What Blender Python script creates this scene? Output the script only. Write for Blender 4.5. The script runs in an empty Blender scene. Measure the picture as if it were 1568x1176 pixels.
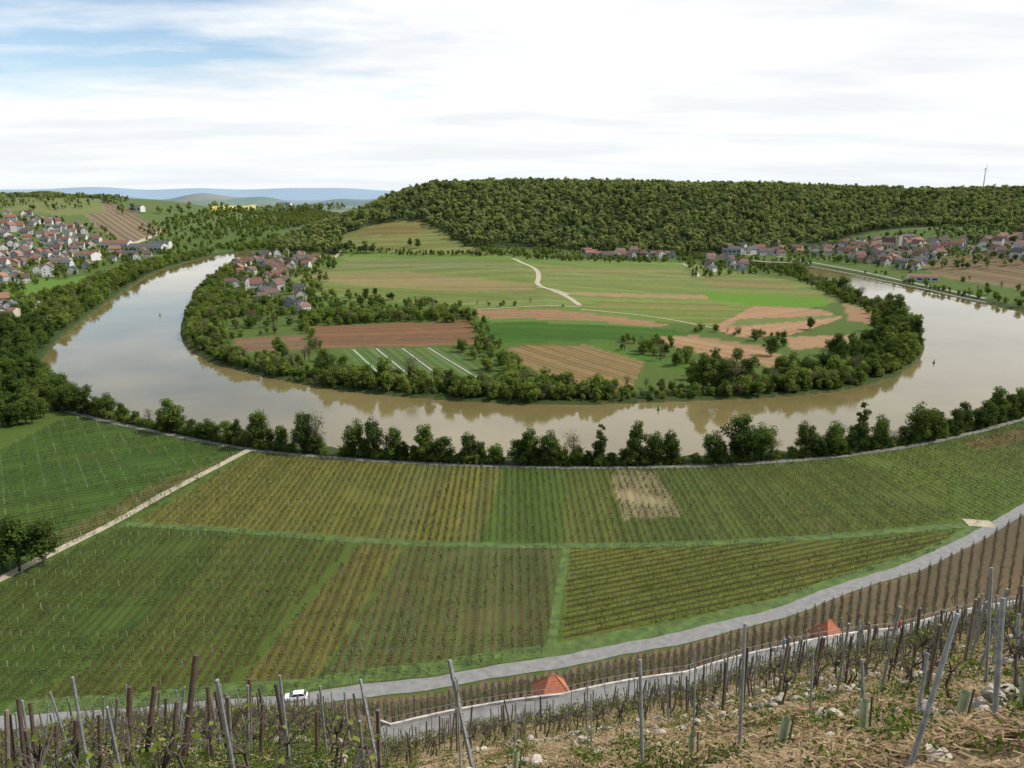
import bpy, math, random, time
import numpy as np
from mathutils import Vector, Matrix
T0=time.time()
rnd=random.Random(7); rng=np.random.default_rng(7)
scene=bpy.context.scene
# ------------------------------------------------------------------ survey: bearings taken from the viewpoint, intersected with the modelled ground
EYE=90.0; F=1220.0; TH=math.radians(13.6); CT,ST=math.cos(TH),math.sin(TH)
def ray(u,v):
    a=(u-784)/F; b=(v-588)/F
    return a, CT-b*ST, -ST-b*CT
def plane(u,v,z=0.0):
    dx,dy,dz=ray(u,v); t=(z-EYE)/dz
    return dx*t,dy*t
def ss(x):
    x=np.clip(x,0,1); return x*x*(3-2*x)
def chaikin(P,n=1,closed=True):
    P=[tuple(p) for p in P]
    for _ in range(n):
        Q=[]; N=len(P)
        rngi=range(N) if closed else range(N-1)
        if not closed: Q.append(P[0])
        for i in rngi:
            a=P[i]; b=P[(i+1)%N]
            Q.append(tuple(.75*np.array(a)+.25*np.array(b))); Q.append(tuple(.25*np.array(a)+.75*np.array(b)))
        if not closed: Q.append(P[-1])
        P=Q
    return P
WZ=-1.2
near_sh=[(60,560),(92,598),(170,630),(250,652),(380,677),(500,688),(700,700),(900,704),(1050,702),(1200,694),(1300,687),(1450,661),(1568,629),(1750,572),(1850,520)]
out_right=[(1700,505),(1600,488),(1568,478),(1500,463),(1420,446),(1360,433),(1300,419),(1240,408),(1150,400)]
inner_sh=[(1150,405),(1215,414),(1255,430),(1290,447),(1340,468),(1380,484),(1410,512),(1414,540),(1385,572),(1300,598),(1200,608),(1050,614),(900,620),(784,619),(600,607),(480,592),(380,571),(310,550),(278,522),(280,490),(300,452),(335,416),(385,396),(430,388)]
out_left=[(420,382),(340,389),(300,398),(240,415),(190,445),(140,480),(95,515),(65,545)]
RIV=np.array(chaikin([plane(u,v,WZ) for u,v in near_sh+out_right+inner_sh+out_left],1))
def sd_poly(x,y,P):
    x=np.asarray(x,float); y=np.asarray(y,float)
    d=np.full(x.shape,1e18); ins=np.zeros(x.shape,bool)
    N=len(P)
    for i in range(N):
        ax,ay=P[i]; bx,by=P[(i+1)%N]
        ex,ey=bx-ax,by-ay; L=ex*ex+ey*ey+1e-9
        t=np.clip(((x-ax)*ex+(y-ay)*ey)/L,0,1)
        dd=(x-ax-t*ex)**2+(y-ay-t*ey)**2
        d=np.minimum(d,dd)
        if ay!=by:
            c=((ay>y)!=(by>y))&(x<(bx-ax)*(y-ay)/(by-ay)+ax)
            ins^=c
    d=np.sqrt(d); return np.where(ins,-d,d)
def inpoly(x,y,P):
    P=np.asarray(P); x=np.asarray(x); y=np.asarray(y)
    out=np.zeros(x.shape,bool)
    m=(x>=P[:,0].min())&(x<=P[:,0].max())&(y>=P[:,1].min())&(y<=P[:,1].max())
    if not m.any(): return out
    xs=x[m]; ys=y[m]; ins=np.zeros(xs.shape,bool); N=len(P)
    for i in range(N):
        ax,ay=P[i]; bx,by=P[(i+1)%N]
        if ay!=by: ins^=((ay>ys)!=(by>ys))&(xs<(bx-ax)*(ys-ay)/(by-ay)+ax)
    out[m]=ins; return out
def sdr(x,y):
    x=np.asarray(x,float); y=np.asarray(y,float)
    d=np.full(x.shape,900.0)
    m=(y>150)&(y<1700)&(np.abs(x)<1100)
    if m.any(): d[m]=sd_poly(x[m],y[m],RIV)
    return d
# hillside the viewer stands on: foot (road) and half-height (track) as seen by bearing
def polar(p): return math.degrees(math.atan2(p[0],p[1])), math.hypot(*p)
road_img=[(-250,1118),(0,1110),(200,1097),(450,1076),(660,1048),(860,1015),(1040,980),(1200,940),(1400,870),(1500,822),(1568,780)]
road_w=[plane(u,v,0) for u,v in road_img]
rp=sorted(polar(p) for p in road_w)
RP=np.array([(-180,300),(-90,230),(-60,175)]+rp+[(40,345),(60,480),(90,600),(180,600)])
trk=[(600,1130,41.),(860,1082,42.),(1050,1046,42.),(1199,1004,41.8),(1375,974,38.5),(1568,928,36.)]
tp=[]
for u,v,z in trk:
    f,r=polar(plane(u,v,z)); tp.append((f,r,z))
TP=np.array([(-180,75,60),(-90,72,47),(-40,70,46.6),(-32,70,45.4),(-25,70,43.3),(-19,70,41.7),(-15,69,41.2)]+tp+[(60,180,32),(90,230,30),(180,230,60)])
def Rroad(f): return np.interp(f,RP[:,0],RP[:,1])
def Rtrk(f): return np.interp(f,TP[:,0],TP[:,1])
def Ztrk(f): return np.interp(f,TP[:,0],TP[:,2])
HB=1.75
def slope(r,f):
    R1=Rtrk(f); Z1=Ztrk(f); R2=Rroad(f)-5.5
    a=88.3+(Z1-88.3)*np.clip(r/(R1-HB),0,1)
    b=Z1*(1-np.clip((r-R1-HB)/(R2-R1-HB),0,1))
    bench=ss((f+14)/2.)
    c=88.3+(Z1-88.3)*np.clip(r/R1,0,1); c2=Z1*(1-np.clip((r-R1)/(R2-R1),0,1))
    A=np.where(r<R1-HB,a,np.where(r<R1+HB,Z1,b)); Bb=np.where(r<R1,c,c2)
    return A*bench+Bb*(1-bench)
def land(x,y,full=False):
    x=np.asarray(x,float); y=np.asarray(y,float)
    r=np.hypot(x,y); f=np.degrees(np.arctan2(x,y)); d=sdr(x,y)
    base=16*ss((d-60)/350)*ss((y-330)/100)
    Yb=1060+250*ss((x-200)/500)
    fm=ss((y-Yb)/480)*ss((x+430)/310)
    top=97-13*ss((x-200)/900)+2.5*np.sin(x/90.+1)+1.5*np.sin(x/37.+y/60.)
    gul=4.5*np.sin(x/55.+np.sin(y/140.)*2)*ss((y-Yb)/200)*ss((Yb+520-y)/200)
    forest=base+(top-base)*fm+gul*ss((x+250)/150)
    lh=base+62*ss((-x-560)/350)*ss((y-850)/500)*ss((2600-y)/700)*(1+.05*np.sin(x/120.)+.04*np.sin(y/80))
    rh=base+16*ss((x-430)/280)*ss((y-700)/250)
    az=f
    far=(92+20*np.sin(az/5.+1)+14*np.sin(az/2.3)+7*np.sin(az/.9)+44*ss((az+25)/5)*ss((-9-az)/4))*ss((r-7500)/3000)
    mid=(46+16*np.sin(az/1.7+.5)+10*np.sin(az/.7))*ss((r-3600)/900)*ss((6400-r)/900+.35)
    far=np.maximum(far,mid)
    far=far+14*ss((r-2300)/1500)*np.sin(x/600.+y/900.)
    h=np.maximum(np.maximum(forest,lh),np.maximum(rh,far))
    h=h+.12*np.sin(x/7.)*np.sin(y/9.)*ss((r-60)/60)*ss((d-5)/20)
    sl=slope(r,f)
    out=np.where((sl>h),sl,h)
    if full: return out,d,r,f,fm,lh-base
    return out
def H(x,y): return float(land(np.array([x]),np.array([y]))[0])
TS=np.concatenate([np.geomspace(3,300,260),np.geomspace(302,12000,520)])
def G(u,v):
    dx,dy,dz=ray(u,v)
    X=dx*TS;Y=dy*TS;Z=EYE+dz*TS
    df=Z-land(X,Y)
    k=np.argmax(df<0)
    if df[k]>=0: return (dx*9000,dy*9000)
    if k==0: return (X[0],Y[0])
    w=df[k-1]/(df[k-1]-df[k]+1e-9); t=TS[k-1]+(TS[k]-TS[k-1])*w
    return (dx*t,dy*t)
def GP(L): return [G(u,v) for u,v in L]
def lin(c):
    c=np.array(c,float)/255.; return np.where(c<=.04045,c/12.92,((c+.055)/1.055)**2.4)
KL=1.52
def alb(c):
    a=np.clip(lin(c)/KL,0,.85)
    if c[1]>c[0]*1.02 and c[1]>c[2]*1.3: a=a*np.array([1.02,.99,1.3])
    return a
# ------------------------------------------------------------------ node helpers
def newmat(name):
    m=bpy.data.materials.new(name); m.use_nodes=True
    nt=m.node_tree; nt.nodes.clear()
    o=nt.nodes.new('ShaderNodeOutputMaterial'); return m,nt,o
def N(nt,t,**k):
    n=nt.nodes.new(t)
    for a,b in k.items(): setattr(n,a,b)
    return n
def math_(nt,op,a,b=None,c=None):
    n=N(nt,'ShaderNodeMath',operation=op)
    for i,x in enumerate((a,b,c)):
        if x is None: continue
        if isinstance(x,(int,float)): n.inputs[i].default_value=x
        else: nt.links.new(x,n.inputs[i])
    return n.outputs[0]
def mixc(nt,f,a,b,bt='MIX'):
    n=N(nt,'ShaderNodeMix',data_type='RGBA',blend_type=bt)
    for i,x in ((0,f),(6,a),(7,b)):
        if isinstance(x,(int,float)): n.inputs[i].default_value=x
        elif isinstance(x,(tuple,list,np.ndarray)): n.inputs[i].default_value=tuple(x)[:3]+(1,)
        else: nt.links.new(x,n.inputs[i])
    return n.outputs[2]
def noise(nt,vec,scale,detail=4,rough=.55):
    n=N(nt,'ShaderNodeTexNoise'); n.inputs['Scale'].default_value=scale; n.inputs['Detail'].default_value=detail; n.inputs['Roughness'].default_value=rough
    if vec is not None: nt.links.new(vec,n.inputs['Vector'])
    return n.outputs[0]
def maprange(nt,x,a,b,c=0,d=1):
    n=N(nt,'ShaderNodeMapRange'); nt.links.new(x,n.inputs[0])
    for i,v in zip((1,2,3,4),(a,b,c,d)): n.inputs[i].default_value=v
    return n.outputs[0]
def simple(name,col,rough=.8,var=.25,scale=3.,metal=0.,bump=0.,obj=True,rand=0.):
    m,nt,o=newmat(name); p=N(nt,'ShaderNodeBsdfPrincipled'); nt.links.new(p.outputs[0],o.inputs[0])
    tc=N(nt,'ShaderNodeTexCoord'); v=tc.outputs['Object']
    nz=noise(nt,v,scale,5)
    f=maprange(nt,nz,.3,.7,1-var,1+var)
    if rand:
        oi=N(nt,'ShaderNodeObjectInfo'); f=math_(nt,'MULTIPLY',f,maprange(nt,oi.outputs['Random'],0,1,1-rand,1+rand))
    c=mixc(nt,1.,col,f,'MULTIPLY')
    nt.links.new(c,p.inputs['Base Color']); p.inputs['Roughness'].default_value=rough; p.inputs['Metallic'].default_value=metal
    if bump:
        b=N(nt,'ShaderNodeBump'); b.inputs['Strength'].default_value=bump; nt.links.new(nz,b.inputs['Height']); nt.links.new(b.outputs[0],p.inputs['Normal'])
    return m
def quads_mesh(name,V,Q,mats=(),midx=None,smooth=False,tint=None):
    V=np.ascontiguousarray(V,dtype=np.float32); Q=np.ascontiguousarray(Q,dtype=np.int32)
    me=bpy.data.meshes.new(name); me.vertices.add(len(V)); me.vertices.foreach_set('co',V.ravel())
    me.loops.add(Q.size); me.polygons.add(len(Q))
    me.polygons.foreach_set('loop_start',np.arange(len(Q),dtype=np.int32)*Q.shape[1])
    me.loops.foreach_set('vertex_index',Q.ravel())
    for m in mats: me.materials.append(m)
    if midx is not None: me.polygons.foreach_set('material_index',np.ascontiguousarray(midx,dtype=np.int32))
    me.update(calc_edges=True)
    me.polygons.foreach_set('use_smooth',np.full(len(Q),smooth))
    if tint is not None:
        at=me.attributes.new('tint','FLOAT','POINT'); at.data.foreach_set('value',np.ascontiguousarray(tint,dtype=np.float32))
    me.update()
    return me
def add(name,me,loc=(0,0,0),rz=0.,sc=(1,1,1),parent=None):
    o=bpy.data.objects.new(name,me); scene.collection.objects.link(o)
    o.location=loc; o.rotation_euler=(0,0,rz); o.scale=sc
    if parent: o.parent=parent
    return o
def tube(a,b,ra,rb,n=6):
    a=np.array(a,float); b=np.array(b,float); d=b-a; d/=np.linalg.norm(d)+1e-9
    t=np.cross(d,(0,0,1) if abs(d[2])<.9 else (1,0,0)); t/=np.linalg.norm(t); s=np.cross(d,t)
    an=np.arange(n)*2*np.pi/n
    ring=np.cos(an)[:,None]*t+np.sin(an)[:,None]*s
    V=np.vstack([a+ring*ra,b+ring*rb]); Q=np.array([(i,(i+1)%n,n+(i+1)%n,n+i) for i in range(n)])
    return V,Q
class MB:
    def __init__(s): s.V=[];s.Q=[];s.M=[];s.T=[];s.n=0
    def add(s,V,Q,m=0,t=.5):
        V=np.asarray(V,float); Q=np.asarray(Q,int)
        s.V.append(V); s.Q.append(Q+s.n); s.M.append(np.full(len(Q),m)); s.T.append(np.full(len(V),t) if np.isscalar(t) else t); s.n+=len(V)
    def tube(s,a,b,ra,rb,m=0,n=6,cap=False):
        V,Q=tube(a,b,ra,rb,n); s.add(V,Q,m)
        if cap:
            V2,Q2=tube(b,np.array(b)+(np.array(b)-np.array(a))/max(1e-6,np.linalg.norm(np.array(b)-np.array(a)))*.01,rb,rb*.05,n); s.add(V2,Q2,m)
    def box(s,c,d,m=0,rz=0.):
        c=np.array(c,float); d=np.array(d,float)/2
        V=np.array([(x,y,z) for z in(-1,1) for y in(-1,1) for x in(-1,1)],float)*d
        if rz:
            R=np.array([[math.cos(rz),-math.sin(rz),0],[math.sin(rz),math.cos(rz),0],[0,0,1]]); V=V@R.T
        s.add(V+c,[(0,2,3,1),(4,5,7,6),(0,1,5,4),(2,6,7,3),(0,4,6,2),(1,3,7,5)],m)
    def mesh(s,name,mats,smooth=False):
        if not s.V: s.box((0,0,0),(.01,.01,.01))
        return quads_mesh(name,np.vstack(s.V),np.vstack(s.Q),mats,np.concatenate(s.M),smooth,np.concatenate(s.T))
def ribbon(name,pts,w,mat,lift=.1,step=3.,img=False,closed=False):
    P=chaikin(pts,2,False); P=np.array(P)
    seg=np.hypot(*(P[1:]-P[:-1]).T); L=np.concatenate([[0],np.cumsum(seg)]); n=max(2,int(L[-1]/step))
    t=np.linspace(0,L[-1],n); X=np.interp(t,L,P[:,0]); Y=np.interp(t,L,P[:,1])
    tx=np.gradient(X); ty=np.gradient(Y); l=np.hypot(tx,ty)+1e-9; nx,ny=-ty/l,tx/l
    wv_=w*(1+.06*np.sin(t*.7)+.05*np.sin(t*1.9+1)) if w<6 else w
    rows=[]
    K=4
    for k in range(K+1):
        s=(k/K-.5)*wv_
        x=X+nx*s; y=Y+ny*s; rows.append(np.stack([x,y,land(x,y)+lift],1))
    V=np.vstack(rows); Q=[]
    for k in range(K):
        a=k*n; b=(k+1)*n
        i=np.arange(n-1); Q.append(np.stack([a+i,a+i+1,b+i+1,b+i],1))
    return add(name,quads_mesh(name,V,np.vstack(Q),[mat],smooth=True))
# ------------------------------------------------------------------ terrain
GR=(84,106,40)
fields=[]
def field(img,c,c2=None,d=None,sp=2.,st=0.,vines=0.):
    P=np.array(GP(img))
    nrm=(0.,0.)
    if d is not None:
        if isinstance(d[0],(int,float)): dx,dy=d
        else:
            a,b=G(*d[0]),G(*d[1]); dx,dy=b[0]-a[0],b[1]-a[1]
        l=math.hypot(dx,dy); nrm=(-dy/l,dx/l)
    a1=alb(c); a2=alb(c2 if c2 else c)
    if vines: a2=(a2*.8+a1*.2)*.76
    fields.append((P,a1,a2,nrm,sp,min(1.,st*1.15),vines))
UP=(0.,1.)
field([(-300,740),(0,690),(105,637),(375,690),(240,775),(0,890),(-300,985)],(72,104,32),(72,86,36),[(40,750),(330,700)],2.4,.8,.7)
field([(378,690),(190,795),(95,840),(60,830),(250,735)],(106,112,52),(100,90,54),[(60,760),(330,700)],2.2,.8,.8)
field([(388,694),(640,709),(565,826),(205,800)],(112,118,44),(108,96,56),UP,2.,.8,1)
field([(640,709),(770,714),(735,834),(565,826)],(106,115,50),(110,96,60),UP,2.,.9,1)
field([(700,712),(745,713),(690,833),(620,831)],(122,124,56),(114,98,62),UP,2.,.9,1)
field([(770,714),(870,717),(860,837),(735,834)],(82,110,38),(92,90,52),UP,2.,.8,1)
field([(870,717),(935,717),(955,835),(860,837)],(96,112,44),(106,94,58),UP,2.,.9,1)
field([(935,716),(1160,709),(1290,822),(955,836)],(88,108,42),(98,88,54),UP,2.,.8,1)
field([(935,722),(1000,720),(1045,790),(955,795)],(146,138,98),(192,174,138),UP,2.,.9,1)
field([(1160,709),(1300,697),(1475,795),(1290,822)],(90,112,42),(96,90,52),[(1250,708),(1380,800)],2.,.8,1)
field([(1300,697),(1460,673),(1580,740),(1568,768),(1490,805)],(92,116,40),(92,90,50),[(1350,690),(1540,790)],2.2,.8,.9)
field([(1460,673),(1568,645),(1780,590),(1750,680),(1580,740)],(88,112,42),(96,88,52),[(1480,670),(1660,730)],2.2,.8,.9)
field([(1475,677),(1568,655),(1568,676),(1500,690)],(128,112,72),(100,90,60),[(1480,670),(1660,730)],2.2,.7,.6)
field([(-250,1000),(0,897),(185,808),(365,815),(170,1000),(0,1085),(-250,1100)],(76,102,34),(90,88,48),UP,2.,.8,1)
field([(365,815),(540,831),(330,1075),(0,1095),(170,1000)],(86,104,38),(98,88,50),UP,2.,.85,1)
field([(552,832),(620,835),(470,1060),(340,1075)],(106,110,46),(114,96,60),UP,2.,.9,1)
field([(625,836),(855,840),(838,1003),(640,1038),(475,1060)],(92,104,48),(112,96,68),UP,2.,.95,1)
field([(872,840),(1290,828),(1470,812),(1430,845),(1200,915),(860,985)],(102,112,40),(88,82,46),[(880,960),(1300,870)],2.2,.9,1)
# peninsula: many narrow parcels
field([(450,388),(780,392),(1050,402),(1270,440),(1290,460),(1100,500),(725,475),(440,450)],(110,130,56),(130,130,78),[(500,410),(1200,420)],14.,.6)
field([(452,400),(520,392),(530,400),(460,412)],(92,126,44))
field([(530,400),(790,402),(800,410),(520,410)],(124,130,74),(102,122,52),[(500,405),(800,406)],7.,.8)
field([(452,418),(620,416),(820,436),(815,446),(640,446),(470,428)],(146,130,86),(124,128,70),[(500,410),(1200,440)],9.,.7)
field([(455,432),(600,440),(780,450),(790,460),(600,452),(450,446)],(102,126,48),(126,122,68),[(500,440),(780,456)],7.,.7)
field([(520,381),(780,393),(840,400),(1050,404),(1040,409),(800,404),(520,389)],(98,132,46),(120,128,60),[(500,385),(1000,400)],8.,.4)
field([(832,410),(1040,412),(1045,418),(835,418)],(136,128,78),(112,126,58),[(840,414),(1040,415)],6.,.8)
field([(832,424),(1055,426),(1075,436),(830,436)],(104,128,52),(136,130,84),[(840,430),(1040,431)],7.,.8)
field([(1075,424),(1190,430),(1225,442),(1085,438)],(122,122,66),(144,128,88),[(1080,430),(1200,436)],7.,.7)
field([(840,446),(1080,452),(1090,458),(860,452)],(154,134,94))
field([(1100,500),(1085,475),(900,475),(730,472),(740,480),(950,488),(1050,497)],(98,126,44))
field([(860,455),(1150,462),(1160,480),(1100,500),(1000,488),(890,476)],(110,132,52),(126,126,70),[(870,470),(1150,475)],8.,.6)
field([(905,462),(1110,466),(1115,474),(920,470)],(132,124,72),(104,126,50),[(905,466),(1110,470)],6.,.7)
field([(725,492),(1020,503),(1062,512),(1010,524),(960,520),(760,528),(740,510)],(66,106,26),(60,92,24),[(740,505),(1000,515)],4.,.5)
field([(465,499),(718,490),(735,526),(488,533)],(134,102,72),(112,86,60),[(480,515),(720,508)],4.,.7)
field([(725,474),(870,476),(960,487),(1030,497),(1000,501),(735,492)],(158,126,94),(138,110,80),[(740,480),(1000,496)],4.,.6)
field([(735,487),(1000,499),(1000,503),(735,493)],(96,124,48))
field([(785,531),(900,528),(990,547),(965,602),(880,592),(810,562),(770,540)],(144,122,80),(118,102,66),[(800,540),(960,590)],4.,.7)
field([(895,528),(925,527),(1060,560),(1050,570)],(80,114,34))
field([(990,518),(1060,513),(1165,530),(1215,552),(1180,562),(1090,545)],(170,138,102),(148,120,88),[(1000,520),(1180,550)],4.,.5)
field([(1090,502),(1160,466),(1262,475),(1292,487),(1205,514),(1130,516)],(170,136,104),(150,120,92),[(1100,505),(1270,478)],4.,.5)
field([(1110,500),(1135,488),(1280,482),(1285,486),(1150,498)],(110,124,58))
field([(1200,516),(1308,512),(1322,526),(1212,536)],(162,134,100))
field([(1290,464),(1350,478),(1355,498),(1300,491)],(152,124,94))
field([(1080,446),(1262,455),(1266,470),(1150,468),(1082,456)],(96,136,34))
field([(358,519),(465,512),(472,535),(370,541)],(132,106,80),(116,92,70),[(360,530),(465,524)],4.,.5)
field([(515,534),(690,530),(765,582),(590,590)],(80,110,40),(104,120,66),[(576,534),(636,583)],5.,.8)
field([(440,452),(725,468),(725,474),(460,482)],(90,116,42))
knoll=[(520,382),(524,360),(562,346),(640,338),(676,352),(690,364),(775,391)]
field(knoll,(112,128,56),(138,130,82),[(530,380),(700,372)],10.,.8)
field([(562,347),(640,339),(670,352),(600,360),(545,366)],(132,118,74),(112,114,60),[(530,360),(700,352)],8.,.7)
field([(120,318),(150,305),(190,318),(245,350),(240,362),(200,372),(150,352)],(138,122,100),(104,98,72),[(150,312),(230,360)],16.,.8)
field([(0,308),(140,303),(160,325),(100,330),(0,322)],(114,126,66))
field([(1390,398),(1500,388),(1580,392),(1620,440),(1560,442),(1450,426)],(134,114,88),(104,98,64),[(1400,400),(1580,425)],10.,.8)
field([(1120,376),(1165,373),(1185,384),(1150,390),(1110,386)],(185,176,158))
field([(318,315),(392,314),(400,322),(325,324)],(225,212,60))
field([(0,425),(90,428),(180,415),(190,428),(120,455),(60,460),(0,450)],(96,132,42))
field([(230,392),(300,380),(340,384),(300,394),(240,408)],(94,128,46))
na,nr=1000,820
AZ=np.radians(np.linspace(-100,100,na)); RR=np.concatenate([[.2],np.geomspace(.8,16000,nr-1)])
A,R=np.meshgrid(AZ,RR,indexing='xy')
TX=(R*np.sin(A)).ravel(); TY=(R*np.cos(A)).ravel()
hz,d,r_,f_,fm,lhm=land(TX,TY,True)
bank=ss((-d+0.5)/5.)
hz=np.where(d<.5,hz*(1-bank)+(-4.5)*bank,hz)
hz=hz+np.where(r_<Rtrk(f_)-4,.10*np.sin(TX*1.7+2*np.sin(TY*.9))*np.sin(TY*2.1+TX*.6)*ss((r_-3)/5),0)
col=np.tile(alb(GR),(len(TX),1)); col2=col.copy(); row=np.zeros((len(TX),3))
cell=np.floor(TX/230+np.sin(TY/500))*7.13+np.floor(TY/330+np.sin(TX/400))*3.77
hh=(np.sin(cell*12.9898)*43758.5453)%1.0
pal=np.array([alb(c) for c in [(88,110,58),(110,124,70),(72,92,52),(132,124,84),(82,106,52),(98,116,58)]])
farm=pal[(hh*6).astype(int)%6]; wf=ss((r_-1500)/500)[:,None]
col=col*(1-wf)+farm*wf
wood=(fm>.02); col[wood]=alb((60,74,34))
lw=(lhm>2); col[lw]=alb((92,112,54))
haze=(ss((r_-1800)/4200)*.6+ss((r_-6000)/2500)*.4)[:,None]*.95  # aerial haze painted into the ground colour, stronger with distance from the viewpoint
bs=(d<14)&(d>-3); col[bs]=alb((62,80,32)); col[d<=-1]=alb((110,96,62))
R1=Rtrk(f_);R2=Rroad(f_)
up=(r_<R1+2); lo=(r_>=R1+2)&(r_<R2-3)
col[lo]=alb((126,110,84)); col2[lo]=alb((96,100,50))
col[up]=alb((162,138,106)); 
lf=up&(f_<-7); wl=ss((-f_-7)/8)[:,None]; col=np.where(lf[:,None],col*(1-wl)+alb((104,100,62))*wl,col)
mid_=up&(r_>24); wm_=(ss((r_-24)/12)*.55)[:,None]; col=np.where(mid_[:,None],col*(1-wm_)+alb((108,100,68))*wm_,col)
for P,c,c2,nrm,sp,st,vn in fields:
    m=inpoly(TX,TY,P)&(d>3)
    col[m]=c; col2[m]=c2; row[m]=(nrm[0]/sp,nrm[1]/sp,st)
row[up|lo]=0
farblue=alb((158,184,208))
col=col*(1-haze)+farblue*haze
V=np.stack([TX,TY,hz],1)
ii=np.arange(na-1); jj=np.arange(nr-1); I,J=np.meshgrid(ii,jj); b0=(J*na+I).ravel()
Q=np.stack([b0,b0+1,b0+na+1,b0+na],1)
mt,nt,out=newmat('ground_fields')
p=N(nt,'ShaderNodeBsdfPrincipled'); nt.links.new(p.outputs[0],out.inputs[0]); p.inputs['Roughness'].default_value=.95; p.inputs['Specular IOR Level'].default_value=.15
geo=N(nt,'ShaderNodeNewGeometry'); pos=geo.outputs['Position']
ac=N(nt,'ShaderNodeAttribute',attribute_name='col'); ac2=N(nt,'ShaderNodeAttribute',attribute_name='col2'); ar=N(nt,'ShaderNodeAttribute',attribute_name='row')
sep=N(nt,'ShaderNodeSeparateXYZ'); nt.links.new(ar.outputs['Vector'],sep.inputs[0])
comb=N(nt,'ShaderNodeCombineXYZ'); nt.links.new(sep.outputs[0],comb.inputs[0]); nt.links.new(sep.outputs[1],comb.inputs[1])
dt=N(nt,'ShaderNodeVectorMath',operation='DOT_PRODUCT'); nt.links.new(pos,dt.inputs[0]); nt.links.new(comb.outputs[0],dt.inputs[1])
nw=noise(nt,pos,.35,4); ph=math_(nt,'ADD',dt.outputs['Value'],math_(nt,'MULTIPLY',math_(nt,'SUBTRACT',nw,.5),.28))
cs=math_(nt,'COSINE',math_(nt,'MULTIPLY',ph,2*math.pi))
stripe=maprange(nt,cs,-.15,.45); nf=noise(nt,pos,.9,5,.7)
sf=math_(nt,'MULTIPLY',math_(nt,'MULTIPLY',stripe,sep.outputs[2]),maprange(nt,nf,.3,.55,.55,1.0))
cc=mixc(nt,sf,ac.outputs['Color'],ac2.outputs['Color'])
n1=noise(nt,pos,.03,5,.6); n2=noise(nt,pos,.25,6,.7); n3=noise(nt,pos,2.6,6,.75); n4=noise(nt,pos,.09,5,.65)
g=mixc(nt,maprange(nt,n1,.42,.62,0,.6),cc,mixc(nt,1.,cc,(1.16,.99,.95),'MULTIPLY'))
g=mixc(nt,maprange(nt,n2,.5,.7,0,.7),g,mixc(nt,1.,g,(.62,.82,.58),'MULTIPLY'))
g=mixc(nt,maprange(nt,n4,.5,.66,0,.5),g,mixc(nt,1.,g,(1.24,1.14,1.1),'MULTIPLY'))
fl=math_(nt,'FLOOR',math_(nt,'ADD',dt.outputs['Value'],.5)); wn=N(nt,'ShaderNodeTexWhiteNoise',noise_dimensions='1D'); nt.links.new(fl,wn.inputs['W'])
bright=math_(nt,'MULTIPLY',maprange(nt,n3,.25,.75,.5,1.5),maprange(nt,n2,.3,.7,.8,1.2))
bright=math_(nt,'MULTIPLY',bright,maprange(nt,wn.outputs[0],0,1,.84,1.16))
g=mixc(nt,1.,g,bright,'MULTIPLY'); nt.links.new(g,p.inputs['Base Color'])
bp=N(nt,'ShaderNodeBump'); bp.inputs['Strength'].default_value=.8; bp.inputs['Distance'].default_value=.3; nt.links.new(n3,bp.inputs['Height']); nt.links.new(bp.outputs[0],p.inputs['Normal'])
me=quads_mesh('ground_terrain',V,Q,[mt],smooth=True)
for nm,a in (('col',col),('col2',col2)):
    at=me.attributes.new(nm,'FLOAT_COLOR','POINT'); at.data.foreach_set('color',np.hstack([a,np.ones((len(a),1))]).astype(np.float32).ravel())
at=me.attributes.new('row','FLOAT_VECTOR','FACE'); at.data.foreach_set('vector',row[Q[:,0]].astype(np.float32).ravel())
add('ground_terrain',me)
# ------------------------------------------------------------------ water
mw,nt,out=newmat('river_water'); p=N(nt,'ShaderNodeBsdfPrincipled'); nt.links.new(p.outputs[0],out.inputs[0])
p.inputs['Roughness'].default_value=.04; p.inputs['IOR'].default_value=1.45
geo=N(nt,'ShaderNodeNewGeometry'); w1=noise(nt,geo.outputs['Position'],.02,4); w2=noise(nt,geo.outputs['Position'],.9,5,.6); w3=noise(nt,geo.outputs['Position'],.012,3,.6)
nt.links.new(mixc(nt,maprange(nt,w1,.35,.65),tuple(alb((140,126,84))),tuple(alb((122,110,70)))),p.inputs['Base Color'])
bp=N(nt,'ShaderNodeBump'); bp.inputs['Distance'].default_value=.10; nt.links.new(maprange(nt,w3,.42,.6,.04,.24),bp.inputs['Strength']); nt.links.new(w2,bp.inputs['Height']); nt.links.new(bp.outputs[0],p.inputs['Normal'])
wv=np.array([(-1100,200,WZ),(1100,200,WZ),(1100,1500,WZ),(-1100,1500,WZ)],float)
add('river_water',quads_mesh('river_water',wv,np.array([[0,1,2,3]]),[mw]))
# ------------------------------------------------------------------ roads
asph=simple('asphalt_worn',tuple(alb((144,143,139))),.9,.2,.6)
pale=simple('gravel_track',tuple(alb((190,178,150))),.95,.22,.5)
grey=simple('bank_path_gravel',tuple(alb((136,134,122))),.95,.2,.5)
conc=simple('concrete',tuple(alb((164,160,150))),.9,.2,.8)
rw=[(Rroad(f)*math.sin(math.radians(f)),Rroad(f)*math.cos(math.radians(f))) for f in np.concatenate([np.linspace(-60,-36,6),np.linspace(-34,38,40),np.linspace(40,60,6)])]
ribbon('valley_road',rw,4.0,asph,.09)
tw=[(Rtrk(f)*math.sin(math.radians(f)),Rtrk(f)*math.cos(math.radians(f))) for f in np.linspace(-11,60,60)]
ribbon('hillside_road',tw,2.8,simple('asphalt_hill',tuple(alb((142,140,136))),.9,.25,.8),.07,1.5)
bank_l=[(60,610),(105,632),(250,664),(380,689),(500,701),(700,713),(900,717),(1100,714),(1300,699),(1450,674),(1568,642),(1750,585)]
ribbon('riverside_path',GP(bank_l),2.6,grey,.1)
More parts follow.
